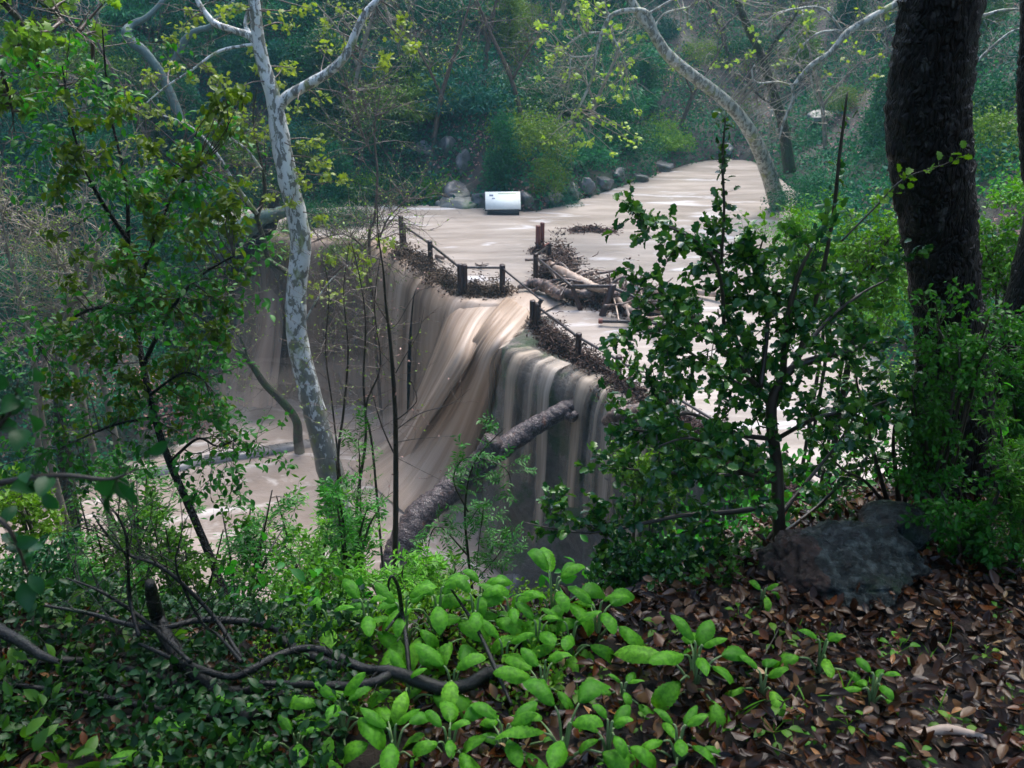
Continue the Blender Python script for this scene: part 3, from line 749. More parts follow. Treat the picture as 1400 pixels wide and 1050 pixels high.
heap('debris', [(905,576),(1000,630),(1100,690),(1195,735)], .5, .6, 1500, 'debris line along the dam behind the holly bush', seed=6)
heap('debris', [(735,762),(780,745),(830,740)], .8, .8, 500, 'reddish leaves and twigs on rocks at the foot of the wall', seed=8, z=.5)
# concrete weir in the lower pool
V = []; F = []
wp = [PZ(190,655,0), PZ(280,632,0), PZ(370,618,0), PZ(432,608,0)]
b = MB()
for a, c in zip(wp[:-1], wp[1:]):
    n_ = norm(np.array([-(c-a)[1], (c-a)[0], 0]))*.25
    q = np.array([a-n_, c-n_, c+n_, a+n_]); V = np.vstack([q+np.array([0,0,-.6]), q+np.array([0,0,.18+.0*a[0]])])
    b.add(V, np.array([[0,3,2,1],[4,5,6,7],[0,1,5,4],[1,2,6,5],[2,3,7,6],[3,0,4,7]]))
M['concrete'] = simplemat('wet_concrete', (.12,.12,.125), (.22,.215,.21), 2, .35, .4, .02)
tag(b.build('low_weir', M['concrete']), 'grey low concrete weir just above the brown pool water, left of the white sycamore', 'weir')
HAZE, EXPO = .0007, 1.6
# ---------------------------------------------------------------- undergrowth on the banks
rs = np.random.RandomState(11)
def land_pts(n, x0, x1, y0, y1, rs, dmin=.3):
    x = rs.uniform(x0, x1, n); y = rs.uniform(y0, y1, n)
    d = np.minimum(sdist(x, y, U), sdist(x, y, L)); k = d > dmin
    return x[k], y[k]
def normals(x, y):
    e = .2; a = (h(x+e,y)-h(x-e,y))/(2*e); b = (h(x,y+e)-h(x,y-e))/(2*e)
    return norm(np.stack([-a, -b, np.ones_like(a)], -1))
def cover(name, n, x0, x1, y0, y1, mat, T, s0, s1, thr, f, ph, lift, label, cat, seed, up=.8, dmin=.3):
    rs = np.random.RandomState(seed)
    x, y = land_pts(n, x0, x1, y0, y1, rs, dmin)
    m = wob(x, y, f, ph)+.6*wob(x, y, f*3.3, ph+2)+rs.normal(size=len(x))*.25
    k = m > thr; x, y, m = x[k], y[k], m[k]
    P = np.stack([x, y, h(x, y)+np.abs(rs.normal(size=len(x)))*lift*np.clip(m-thr+.3, .1, 1.2)], -1)
    Nn = norm(normals(x, y)*up+rs.normal(size=P.shape)*.45)
    V, F = leaves(T, P, rdir(len(P), rs)+Nn*.2, Nn, rs.uniform(s0, s1, len(P)))
    return tag(mk(name, V, F, mat), label, cat, kind='stuff')
cover('undergrowth', 300000, -34, 34, 22, 66, M['far'], QUAD, .12, .26, -.25, .45, 1.0, .5, 'low green ground cover on the far banks', 'undergrowth', 1)
cover('leaf_litter', 120000, -34, 34, 22, 66, M['litfar'], QUAD, .10, .22, .3, .6, 5.0, .08, 'fallen reddish leaves on the far banks', 'leaf litter', 2)
cover('ivy', 70000, -30, 34, 20, 60, M['teal'], QUAD, .18, .34, .35, .3, 8.0, .8, 'clumps of darker ivy on the far banks', 'ivy', 3)
# left bank litter slope (rust leaves)
def patch(name, c, r, n, mat, s0, s1, label, cat, seed, lift=.05, T=QUAD):
    rs = np.random.RandomState(seed)
    q = rs.normal(size=(n,2))*np.array(r)*.5+np.array(c); x, y = q[:,0], q[:,1]
    d = np.minimum(sdist(x, y, U), sdist(x, y, L)); k = d > .15; x, y = x[k], y[k]
    P = np.stack([x, y, h(x,y)+rs.uniform(.02,.05+lift,len(x))], -1); Nn = norm(normals(x, y)+rs.normal(size=P.shape)*.35)
    V, F = leaves(T, P, rdir(len(P), rs), Nn, rs.uniform(s0, s1, len(P)))
    return tag(mk(name, V, F, mat), label, cat, kind='stuff')
g = G(305, 520, 20); patch('leaf_litter', (g[0], g[1]+.3), (1.7, 1.6), 3500, M['litfar'], .12, .26, 'rusty fallen leaves on the steep left bank', 'leaf litter', 4)
g = G(285, 590, 20); patch('leaf_litter', (g[0]-.3, g[1]), (1.9, 1.2), 3500, M['litfar'], .12, .26, 'lower patch of rusty leaves at the pool edge on the left', 'leaf litter', 5)
g = G(560, 278, 30); patch('grass', (g[0], g[1]+.1), (1.8, .5), 3000, M['fresh'], .15, .35, 'bright grass at the far shore behind the end of the fence', 'grass', 6, .2, THIN)

# ---------------------------------------------------------------- bush prototypes
def bush_mesh(seed, nc=34, nl=150, ls=.055, T=QUAD, form='round'):
    rs = np.random.RandomState(seed); P=[]; Nn=[]; D=[]
    for k in range(nc):
        d = rdir(1, rs)[0]; d[2] = abs(d[2])*1.0
        if form == 'round': c = d*rs.uniform(.45,.95)*np.array([1,1,.95]); rr = np.array([1,1,.75])*rs.uniform(.18,.34)
        elif form == 'tall': c = np.array([d[0]*.5, d[1]*.5, rs.uniform(0,1.8)]); c[:2] *= (1.1-c[2]*.45); rr = np.array([.9,.9,1.1])*rs.uniform(.16,.30)
        else: c = d*rs.uniform(.3,1)*np.array([1.1,1.1,.8]); rr = np.array([1.3,1.3,.35])*rs.uniform(.2,.34)
        u = rdir(nl, rs)*rs.uniform(.35,1,(nl,1))**.5
        P.append(c+u*rr); Nn.append(norm(u*.6+rs.normal(size=(nl,3))*.45+np.array([0,0,.55])))
        dd = norm(u+rs.normal(size=(nl,3))*.6+np.array([0,0,-.25 if form != 'tall' else .5])); D.append(dd)
    P=np.concatenate(P); Nn=np.concatenate(Nn); D=np.concatenate(D)
    n = len(P)//5       # loose leaves breaking the outline
    Q = rdir(n, rs)*rs.uniform(.7,1.18,(n,1)); Q[:,2] = np.abs(Q[:,2])*(1.7 if form == 'tall' else 1)
    if form == 'tall': Q[:,:2] *= .6
    P = np.vstack([P,Q]); D = np.vstack([D, rdir(n,rs)]); Nn = np.vstack([Nn, rdir(n,rs,.7)])
    V, F = leaves(T, P, D, Nn, ls*rs.uniform(.6,1.4,len(P)))
    return V, F
PROTO = {}
for k, (nm, a) in enumerate({'r1':dict(seed=1), 'r2':dict(seed=2,nc=44,nl=120,ls=.05), 'f1':dict(seed=3,form='flat',T=THIN,ls=.12,nl=130), 't1':dict(seed=4,form='tall',T=THIN,ls=.10,nl=150), 't2':dict(seed=5,form='tall',ls=.06), 'f2':dict(seed=6,form='flat',ls=.055)}.items()):
    V, F = bush_mesh(**a)
    for mt in ('far','teal','olive','dark','fresh'):
        PROTO[nm, mt] = (V, F)
PM = {}
WORD = {'r1':'rounded','r2':'dense rounded','f1':'feathery','t1':'upright feathery','t2':'upright leafy','f2':'layered'}
def bush(nm, mt, loc, r, rot, label, group='shrubs on the banks', sz=1.0, name='shrub', cat='shrub'):
    if (nm, mt) not in PM:
        o = mk(name, *PROTO[nm, mt], M[mt]); PM[nm, mt] = o.data
    else: o = bpy.data.objects.new(name, PM[nm, mt]); COL.objects.link(o)
    o.location = tuple(float(a) for a in loc); o.scale = (r, r, r*sz); o.rotation_euler = (0,0,rot)
    return tag(o, label, cat, group)
COLS = [(-70,'past the left edge'),(35,'at the far left'),(110,'left of the lichen trunk'),(185,'under the lichen trunk'),(255,'behind the yellow sycamore leaves'),(320,'just left of the white sycamore'),(395,'directly behind the white sycamore'),(460,'under the white sycamore limb'),(520,'right of the white sycamore limb'),(580,'up-slope of the grassy shore'),(640,'in the rock gully'),(700,'straight above the white sign'),(765,'right of the white sign'),(830,'under the drooping sycamore twigs'),(895,'left of the leaning grey sycamore'),(960,'behind the leaning grey sycamore'),(1030,'right of the leaning grey sycamore'),(1100,'behind the bare white limb'),(1165,'left of the big dark trunk'),(1240,'behind the big dark trunk'),(1345,'between the dark trunks'),(1440,'beyond the right edge trunk')]
ROWS = [(262,'low at the water'),(205,'on the lower slope'),(150,'on the mid slope'),(90,'on the upper slope'),(28,'high on the slope'),(-38,'atop the slope')]
SKIP = {(10,1),(10,0),(9,0),(9,1),(15,2),(16,2),(17,2),(16,4),(17,4),(18,1),(16,1),(15,0),(16,0),(15,1),(18,3),(15,4),(14,3)}
rs = np.random.RandomState(21)
forms = ['r1','f1','r2','t1','f2','r1','t2','f1']
for ci, (u, cl) in enumerate(COLS):
    for ri, (v, rl) in enumerate(ROWS):
        if (ci, ri) in SKIP: continue
        if u > 1050 and ri == 0: continue
        if 1 <= ci <= 7 and ri == 0: v = 285
        uu = u+rs.uniform(-18,18); vv = v+rs.uniform(-14,14)
        g = G(uu, vv, 24)
        if min(sdist([g[0]],[g[1]],U)[0], sdist([g[0]],[g[1]],L)[0]) < .3: continue
        nm = forms[rs.randint(len(forms))]
        mt = ['far','teal','far','dark','olive','far'][rs.randint(6)]
        if ci >= 14: r0 = rs.uniform(30,44)
        else: r0 = rs.uniform(46,68)
        if ri == 0: r0 = rs.uniform(26,40)
        if ci <= 8 and ri < 3: r0 = rs.uniform(44,64)
        r = pm(r0, vv, g[1])
        word = {'far':'green','teal':'blue-green','olive':'olive green','dark':'dark green','fresh':'bright green'}[mt]
        bush(nm, mt, g-np.array([0,0,.3]), r, rs.uniform(0,6.28), f'{WORD[nm]} {word} shrub {rl} {cl}', 'shrubs on the far slope')
# shrubs set one by one
for (u, v, r, nm, mt, sz, lab) in [
 (688,246,46,'t2','far',1.05,'tall olive-tinted bush rising directly behind the white sign'),
 (745,252,38,'r2','olive',1.2,'yellow-tinged bush over the shore right of the sign'),
 (545,262,42,'f1','far',1.1,'feathery bush at the shore above the end post of the fence'),
 (505,272,44,'r2','fresh',1.0,'rounded mid green bush at the corner of the pond left of the end post'),
 (450,318,40,'f1','olive',.9,'low scrubby olive bush on the dam corner behind the sycamore trunk'),
 (500,322,34,'f2','far',.9,'small bush on the dam rim left of the fence end'),
 (395,300,36,'r1','dark',.9,'dark bush beside the arching log behind the sycamore'),
 (255,400,62,'f1','dark',1.1,'dark green bush on the left bank below the muddy path'),
 (195,420,70,'r2','far',1.1,'broad green bush on the left bank mid-height'),
 (290,440,45,'f2','dark',.9,'low dark bush on the left bank right above the rusty leaves'),
 (120,400,72,'t1','teal',1.1,'tall blue-green bush behind the pale bare twigs'),
 (40,400,75,'r1','far',1.1,'big green bush at the left edge behind pale twigs'),
 (250,350,60,'r1','dark',1.1,'dark shrub at the left of the muddy path'),
 (165,345,66,'f1','far',1.2,'green shrub left of the muddy path higher on the bank'),
 (60,325,70,'t2','teal',1.2,'upright blue-green shrub at the left edge higher on the bank'),
 (50,655,74,'r2','teal',1.0,'grey-green round bush on the pool bank at the left edge'),
 (160,560,42,'f2','far',.9,'small bush on the left bank under the muddy slide'),
 (215,610,36,'r1','dark',.8,'dark bush just left of the lower rusty leaf patch'),
 (330,470,26,'f1','far',.8,'small shrub beside the side cascade'),
 (-30,540,80,'r1','dark',1.0,'dark bush cut by the left edge at mid-height')]:
    g = G(u, v, 20); bush(nm, mt, g-np.array([0,0,.2]), pm(r, v, g[1]), u*.7, lab, 'shrubs on the near banks', sz)
# right bank shrubs (brighter)
for k, (x, y, r, nm, mt, lab) in enumerate([
 (13.2,38,2.0,'r2','far','green bush at the head of the right bank beside the leaning trunk'),(11.9,33,1.9,'f2','fresh','bright bush on the right bank past the bare white limb tips'),
 (12.0,28.5,2.1,'r1','far','rounded bush on the right bank mid-way to the big dark trunk'),(11.6,24.5,1.8,'f2','fresh','fresh green bush on the right bank, left of the big dark trunk'),
 (11.5,21,1.7,'r2','fresh','bright bush on the right bank seen behind the tall bare shoot'),(16.6,31,2.4,'r2','fresh','large bright bush behind the big dark trunk on the left side'),
 (16.5,25,2.3,'f2','fresh','bright layered bush showing right of the big dark trunk'),(18.5,37,2.6,'r1','far','bush on the upper right bank under the bare white limb'),
 (20.5,30,2.8,'r1','far','bush on the upper right bank between the dark trunks'),(15.3,20,2.0,'r1','fresh','bright bush low on the right bank right of the big trunk'),
 (10.9,17.5,1.3,'f2','fresh','bush at the pond edge glimpsed through the holly leaves'),(14.8,15.5,1.9,'r2','far','bush at the right edge level with the big trunk middle'),
 (11.2,13.5,1.2,'f1','fresh','feathery bush at the right end of the dam'),(22.5,38,3,'t1','teal','tall feathery bush high on the right bank'),(17.5,42,2.2,'t2','far','upright bush at the creek head on the right')]):
    bush(nm, mt, (x, y, H(x,y)-.2), r, k*1.3, lab, 'shrubs on the right bank', .9)
for k, (u, v, z, r, nm, mt, lab) in enumerate([(425,302,7,1.0,'r2','far','green bush at the water edge behind the white trunk'),(455,306,7,1.1,'f1','dark','dark feathery bush at the water edge right of the white trunk'),(490,306,7,1.0,'f2','far','layered bush at the water edge behind the saplings'),(405,318,6.9,.8,'r1','dark','dark bush on the rim left of the white trunk'),(300,330,6.8,1.5,'r1','dark','dark bush hanging over the left end of the dam'),(335,372,4.6,1.3,'f1','dark','dark feathery bush on the rocks under the left end of the dam'),(300,400,3.5,1.6,'r2','dark','dark bush beside the foot of the side cascade'),
   (400,345,6.2,1.2,'f1','olive','olive scrub hanging down the dam behind the mossy tree'),(440,352,6.0,1.0,'f2','dark','dark scrub hanging down the dam right of the white trunk'),(390,392,4.4,1.1,'f2','dark','mossy clump low on the dam behind the white trunk'),(350,415,2.6,1.0,'r1','olive','olive clump at the foot of the dam by the side cascade'),(480,345,6.6,.9,'f1','olive','olive scrub over the dam rim behind the saplings'),(270,465,1.8,1.3,'f2','dark','dark bush above the rusty leaf slope')]):
    bush(nm, mt, PZ(u, v, z), r, k*2.1, lab, 'scrub on the left end of the dam', .9)
# small plants on the dam wall
for k, (u, v, z, r, mt, nm, lab) in enumerate([(795,560,5.6,.5,'fresh','f1','small bright fern on the wall above the log end'),(775,600,4.6,.5,'far','f1','fern hanging on the wall under the log end'),(775,650,3.4,.45,'far','f2','dark fern low on the wall right of the log'),(838,545,6.8,.4,'fresh','f1','bright tuft on the dam lip beside the short dark log'),
   (705,515,6.3,.35,'far','f2','moss tuft on the wall corner beside the chute'),(765,533,6.2,.4,'far','f2','moss tuft on the wall between two trickles'),(572,420,5.6,.6,'dark','f2','dark moss clump beside the curtain falls'),(560,470,3.9,.6,'dark','f2','lower dark moss clump beside the curtain falls'),(735,520,6.4,.3,'fresh','f2','green moss tuft in the thin fringe of falls')]):
    P_ = PZ(u, v, z); bush(nm, mt, P_, r, k, lab, 'plants growing on the dam wall', .8, 'fern', 'fern')
# ---------------------------------------------------------------- trees and saplings
def twigs(P, D, ln, r, levels=2, kids=3, spread=.8, droop=0.0, rs=R, bend=.25):
    out = []; segs = []
    P = np.asarray(P, float); D = norm(np.asarray(D, float)); ln = np.broadcast_to(ln, (len(P),)).astype(float)
    for l in range(levels):
        n = len(P); L_ = ln[:,None]*rs.uniform(.6,1.2,(n,1))
        mid = P+D*L_*.5; D2 = norm(D+rs.normal(size=(n,3))*bend+np.array([0,0,droop])); end = mid+D2*L_*.5
        out.append(sticks(P, mid, r, .03, rs)); out.append(sticks(mid, end, r*.6, .03, rs))
        segs.append((P, mid, end))
        if l < levels-1:
            t = rs.uniform(.2,1,(n*kids,1)); Pa = np.repeat(P,kids,0); Ma = np.repeat(mid,kids,0); Ea = np.repeat(end,kids,0)
            P = np.where(t<.5, Pa+(Ma-Pa)*t*2, Ma+(Ea-Ma)*(t-.5)*2)
            D = norm(np.repeat(D2,kids,0)+rs.normal(size=(n*kids,3))*spread+np.array([0,0,droop]))
            ln = np.repeat(ln,kids)*.6; r *= .6
    return out, segs
def leaf_on(segs, per, rs, T, s0, s1, zb=.6, pinnate=False, spread=.7, droop=-.1):
    P, m, E = segs; n = len(P)
    t = (np.linspace(.1,1,per)[None]+rs.uniform(-.04,.04,(n,per))).reshape(-1,1)
    Pa, Ma, Ea = (np.repeat(a, per, 0) for a in (P, m, E))
    Q = np.where(t<.5, Pa+(Ma-Pa)*t*2, Ma+(Ea-Ma)*(t-.5)*2); D = norm(Ea-Pa)
    if pinnate:
        sd = norm(np.cross(D, np.array([0,0,1.0])))*np.tile(np.where(np.arange(per)%2==0,1,-1), n)[:,None]
        dd = norm(sd+D*.5+rs.normal(size=D.shape)*.15); Nn = norm(np.cross(sd, D)*np.sign(np.cross(sd,D)[:,2:3])+rs.normal(size=D.shape)*.2)
    else: dd = norm(D*.7+rs.normal(size=D.shape)*spread+np.array([0,0,droop])); Nn = norm(rs.normal(size=D.shape)*.5+np.array([0,0,zb]))
    return leaves(T, Q, dd, Nn, rs.uniform(s0, s1, len(Q)))
def plant(name, label, cat, stems, bark, tw=None, lf=None, group=None, seed=0, sides=8, rough=.1, stem='stem', base=None, dead=None, extra=None):
    rs = np.random.RandomState(seed+100)
    S = []
    for s in stems:
        pts, rr = s[0], s[1]
        pts = [PD(*p) if len(p) == 3 and not isinstance(p, np.ndarray) else p for p in pts]; S.append((pts, rr))
    if base is not None:        # run the first stem down to the ground
        p = S[0][0][0]; b = np.array([p[0]+base[0], p[1]+base[1], H(p[0]+base[0], p[1]+base[1])-.05])
        S[0] = ([b]+list(S[0][0]), [S[0][1][0]*1.15]+list(S[0][1]))
    t = thing(name, S[0][0][0], label, cat, group)
    Ps, Ds, W = [], [], []
    for k, (pts, rr) in enumerate(S):
        nn = max(len(pts)*5, 8)
        V, F = tube(pts, rr, sides, nn, rough=rough, seed=seed+k, fr=3)
        mk(stem if k == 0 else 'limb' if stem == 'trunk' else 'stem', V, F, bark, t, True)
        q, r_ = resample(pts, rr, 40); Ps.append(q); Ds.append(norm(np.gradient(q, axis=0))); W.append(r_)
    if tw and (tw['n'] != 0):
        P=[]; D=[]
        for k in range(len(Ps)):
            if tw.get('only') is not None and k not in tw['only']: continue
            n = tw['n'][k] if isinstance(tw['n'], (list,tuple)) else tw['n']
            i = (rs.uniform(tw.get('start',.3), 1, n)*39).astype(int)
            P.append(Ps[k][i]); D.append(norm(Ds[k][i]*tw.get('fwd',.5)+rs.normal(size=(n,3))*np.array(tw.get('aniso',(1,1,1)))+np.array([0,0,tw.get('up',.2)])))
        P = np.concatenate(P); D = np.concatenate(D)
        out, segs = twigs(P, D, tw['ln'], tw['r'], tw.get('levels',2), tw.get('kids',3), tw.get('spread',.8), tw.get('droop',0), rs)
        b = MB(); [b.add(*o) for o in out]; b.build('twigs', tw.get('mat', bark), t)['kind'] = 'stuff'
        if lf:
            b = MB()
            for s in segs[lf.get('from',-1):] if lf.get('from') is not None else segs[-1:]:
                b.add(*leaf_on(s, lf['per'], rs, lf['T'], lf['s'][0], lf['s'][1], lf.get('zb',.6), lf.get('pinnate', False), lf.get('spread',.7), lf.get('droop',-.1)))
            b.build('foliage', lf['mat'], t)
    if extra: extra(t, Ps, rs)
    return t
def clumps(cl, T, mat, bark, s0, s1, spread=1.0, tr=.012):
    """leaf clusters at (u,v,d,radius px,n), each on a twig from the nearest limb"""
    def f(t, Ps, rs):
        A = np.concatenate(Ps); bl = MB(); bt = MB()
        for (u, v, d, r, n) in cl:
            c = PD(u, v, d); rad = pm(r, v, d)*spread
            a = A[np.argmin(((A-c)**2).sum(1))]
            m = (a+c)/2+rs.normal(size=3)*.08*np.linalg.norm(c-a)
            V, F = tube([a, m, c], [tr*1.6, tr, tr*.5], 5, 10); bt.add(V, F)
            k = max(3, n//5); D = rdir(k, rs, .1)
            out, segs = twigs(np.repeat(c[None],k,0), D, rad*1.2, tr*.4, 1, 1, .6, 0, rs)
            [bt.add(*o) for o in out]
            Q = c+rdir(n, rs)*rad*rs.uniform(.2,1,(n,1))*np.array([1,1,.7])
            bl.add(*leaves(T, Q, rdir(n, rs, -.3), rdir(n, rs, .9), rs.uniform(s0, s1, n)))
        bt.build('twigs', bark, t)['kind'] = 'stuff'; bl.build('foliage', mat, t)
    return f
rs0 = np.random.RandomState(5)
# white sycamore
d = 20
CL = [(u+rs0.uniform(-6,6), v+rs0.uniform(-6,6), 20+rs0.uniform(-.8,.8), rs0.uniform(10,22), rs0.randint(20,40)) for (u,v) in
 [(225,150),(210,105),(240,95),(262,110),(282,92),(236,58),(300,112),(325,118),(250,165),(270,160),(290,175),(312,182),(332,165),(205,205),(228,168),(258,205),(275,215),(195,145),(310,150),(355,100),(382,95),(402,95),(385,118),(375,15),(400,10),(395,30),(425,12),(310,10),(330,16),(298,20),(440,35),(450,70),(405,240),(425,232),(440,238),(448,225),(415,252),(470,250),(348,190),(365,175),(318,128),(160,130),(172,148),(182,190),(345,60),(215,230),(385,160),(405,150),(432,140),(470,60),(490,25),(545,52),(556,60),(520,75),(530,90),(545,30),(470,5),(250,40),(270,25),(410,200),(430,195),(395,275),(370,265),(340,250),(420,330),(445,350),(480,345),(500,360),(495,372),(435,300),(520,330),(455,400),(430,395)]]
plant('sycamore_tree', 'white-barked sycamore with blotched trunk and yellow-green spring leaves left of the falls', 'tree',
 [([(478,790,19.6),(455,660,20),(440,600,20),(424,540,20),(407,465,20),(405,400,20),(411,330,20),(396,255,20),(383,190,20),(374,135,20),(357,75,20),(347,0,20),(338,-90,20),(335,-200,20)], [.38,.34,.30,.28,.26,.24,.235,.225,.215,.165,.14,.12,.105,.09]),
  ([(378,150,20),(392,133,20),(418,117,19.9),(450,98,19.8),(474,74,19.7),(486,45,19.7),(500,18,19.7),(522,-8,19.7),(545,-60,19.7)], [.12,.12,.11,.10,.09,.08,.075,.07,.05]),
  ([(358,80,20),(345,52,20),(322,42,20),(298,34,20),(284,22,20),(270,0,20),(262,-30,20)], [.09,.085,.07,.07,.06,.05,.04]),
  ([(346,52,20),(336,35,20.1),(340,14,20.1),(350,-10,20.1)], [.05,.045,.04,.03]),
  ([(350,60,20),(300,70,19.8),(262,96,19.6),(225,120,19.6),(190,150,19.6)], [.035,.03,.022,.018,.008]),
  ([(352,292,20.3),(322,252,20.1),(300,215,20),(272,182,20),(245,165,20),(210,155,20)], [.04,.035,.03,.025,.018,.01]),
  ([(358,232,20.3),(338,205,20.2),(318,190,20.1),(290,160,20)], [.03,.025,.02,.01]),
  ([(407,460,20),(430,415,20),(455,380,20.1),(490,352,20.2)],[.03,.02,.015,.008])],
 M['syc'], tw=dict(n=[0,10,6,6,10,12,8,6], ln=.8, r=.012, levels=3, kids=3, start=.3, mat=M['btwig']), seed=3, sides=16, rough=.12, stem='trunk', extra=clumps(CL, SYC, M['yell'], M['btwig'], .06, .15), base=(0,.1))
plant('mossy_tree', 'thin mossy tree leaning into the white sycamore trunk from the left', 'tree',
 [([(408,395,20.4),(392,372,20.6),(368,355,20.8),(360,325,20.8),(351,297,20.8),(357,280,20.8),(362,262,20.8),(360,235,20.8),(352,200,20.8),(346,160,20.8),(352,120,20.8)], [.07,.07,.065,.06,.06,.055,.05,.035,.028,.02,.012]),
  ([(352,295,20.8),(335,277,20.7),(315,250,20.6),(312,240,20.6)], [.04,.03,.025,.01]),
  ([(360,260,20.8),(363,225,20.9),(361,195,20.9)], [.02,.015,.006])], M['mossbark'],
 tw=dict(n=14, ln=.7, r=.008, levels=3, kids=3, mat=M['btwig']), lf=dict(T=QUAD, per=1, s=(.04,.09), mat=M['yell']), seed=4, stem='trunk')
# arching log and black trunk behind
a = [PZ(404,283,8.2), PZ(385,292,8.3), PZ(362,298,8.2), PZ(340,312,7.8), PZ(324,322,7.5)]
a = [np.array([p[0], 34.6, p[2]]) for p in [PD(404,283,34.6), PD(385,291,34.6), PD(362,297,34.6), PD(342,308,34.6), PD(328,320,34.6), PD(322,326,34.6)]]
V, F = tube(a, [.20,.24,.30,.42,.46,.36], 14, 40, rough=.25, seed=5)
M['mosslog'] = simplemat('mossy_log', (.04,.07,.05), (.10,.16,.11), 4, .5, .7, .03)
tag(mk('arched_log', V, F, M['mosslog'], smooth=True), 'blue-green mossy log arching beside the muddy path', 'log')
V, F = tube([PD(302,420,34.2), PD(312,385,34.3), PD(325,350,34.4), PD(352,330,34.6), PD(372,300,34.8), PD(374,262,35)], [.45,.42,.40,.32,.26,.2], 14, 40, rough=.25, seed=8)
tag(mk('black_trunk', V, F, M['oak'], smooth=True), 'near black leaning trunk under the mossy arched log', 'trunk')
# curved lichen trunk at top left
V, F = tube([PD(250,170,43), PD(225,110,43), PD(206,80,43), PD(192,66,43), PD(178,55,43), PD(173,44,43), PD(180,34,43.3), PD(205,20,43.5), PD(240,-20,44)], [.22,.2,.2,.22,.23,.22,.16,.12,.08], 12, 60, rough=.2, seed=2)
M['lichen'] = simplemat('lichen_bark', (.06,.10,.085), (.12,.17,.15), 5, .6, .6, .02)
tag(mk('curved_trunk', V, F, M['lichen'], smooth=True), 'pale grey-green curved trunk among dark trees at upper left', 'trunk')
V, F = tube([PD(235,90,43), PD(252,56,43), PD(268,42,43), PD(290,34,43), PD(320,0,43)], [.16,.16,.14,.12,.06], 10, 30, rough=.2)
tag(mk('broken_limb', V, F, M['lichen'], smooth=True), 'short pale limb right of the curved lichen trunk', 'branch')
# right leaning sycamore
CLr = [(rs0.uniform(735,880), rs0.uniform(-10,210), 37+rs0.uniform(-1,1), rs0.uniform(6,12), rs0.randint(5,12)) for _ in range(75)]+[(rs0.uniform(900,1200), rs0.uniform(-20,100), 38, rs0.uniform(5,10), rs0.randint(3,8)) for _ in range(35)]
plant('sycamore_tree', 'grey sycamore leaning left over the head of the creek with drooping twigs', 'tree',
 [([(1064,280,41),(1050,235,40),(1034,196,39),(1012,160,38.5),(982,130,38),(945,102,37.6),(912,74,37.4),(893,45,37.2),(872,15,37),(850,-25,37),(830,-90,37)], [.42,.36,.30,.27,.25,.24,.23,.2,.17,.13,.08]),
  ([(912,74,37.4),(898,48,37.2),(885,18,37),(862,14,36.8),(838,20,36.8),(826,38,36.8),(815,72,36.8),(810,105,36.8),(795,140,36.8),(780,165,36.8)], [.16,.13,.10,.10,.09,.09,.07,.06,.045,.015]),
  ([(830,45,36.8),(800,46,36.9),(780,58,36.9),(765,70,36.9)], [.05,.04,.03,.015]),
  ([(835,45,36.8),(850,75,36.7),(856,95,36.7)], [.05,.035,.012]),
  ([(812,76,36.8),(785,78,36.8),(772,72,36.8)], [.04,.03,.02]),
  ([(780,80,36.8),(778,110,36.8),(772,145,36.8)], [.04,.035,.015]),
  ([(888,18,37),(905,8,37),(935,-10,37)], [.06,.05,.03]),
  ([(893,40,37.2),(910,18,37.4),(945,8,37.5),(965,-20,37.5)], [.05,.04,.03,.02])],
 M['syc2'], tw=dict(n=[6,14,6,6,6,8,4,8], ln=1.5, r=.02, levels=3, kids=3, droop=-.1, start=.3, mat=M['twig']), seed=7, sides=14, stem='trunk', extra=clumps(CLr, SYC, M['yell'], M['twig'], .13, .22, tr=.015))
plant('sycamore_tree', 'sycamore behind the big dark trunk reaching a bare white limb down to the left', 'tree',
 [([(1292,330,33),(1290,250,33),(1286,120,33),(1284,0,33),(1285,-120,33)], [.30,.27,.25,.22,.18]),
  ([(1284,-55,33),(1255,-25,33),(1228,3,33),(1190,25,33),(1158,45,33),(1135,72,33),(1108,90,33),(1084,119,33)], [.16,.14,.13,.125,.12,.10,.09,.08]),
  ([(1084,119,33),(1083,140,33),(1072,165,33),(1065,190,33)], [.06,.06,.05,.025]),
  ([(1084,119,33),(1065,112,33),(1035,113,33),(1028,98,33),(1032,88,33)], [.045,.035,.03,.03,.015]),
  ([(1105,92,33),(1112,120,33),(1122,145,33),(1132,170,33)], [.04,.035,.03,.012]),
  ([(1152,42,33),(1120,45,33),(1095,65,33),(1080,88,33),(1062,82,33)], [.045,.04,.03,.025,.015]),
  ([(1150,40,33),(1125,12,33),(1090,12,33),(1060,20,33),(1035,38,33)], [.045,.045,.04,.03,.015]),
  ([(1228,30,33),(1205,42,33),(1203,50,33),(1213,65,33)], [.03,.025,.02,.01]),
  ([(1055,150,33.1),(1053,170,33.1),(1050,195,33.1)], [.04,.03,.015]),
  ([(1330,0,33),(1340,20,33),(1370,14,33),(1400,12,33)], [.04,.05,.05,.03]),
  ([(1325,95,33),(1350,70,33),(1380,45,33),(1400,38,33)], [.05,.05,.04,.03])],
 M['syc2'], tw=dict(n=[0,16,8,8,8,10,12,6,6,8,8], ln=1.0, r=.016, levels=3, kids=3, start=.1, mat=M['twig']), seed=9, sides=12, stem='trunk', extra=clumps([(1140+rs0.uniform(-60,120), rs0.uniform(-10,110), 33, 7, 5) for _ in range(24)], SYC, M['yell'], M['twig'], .10, .18))
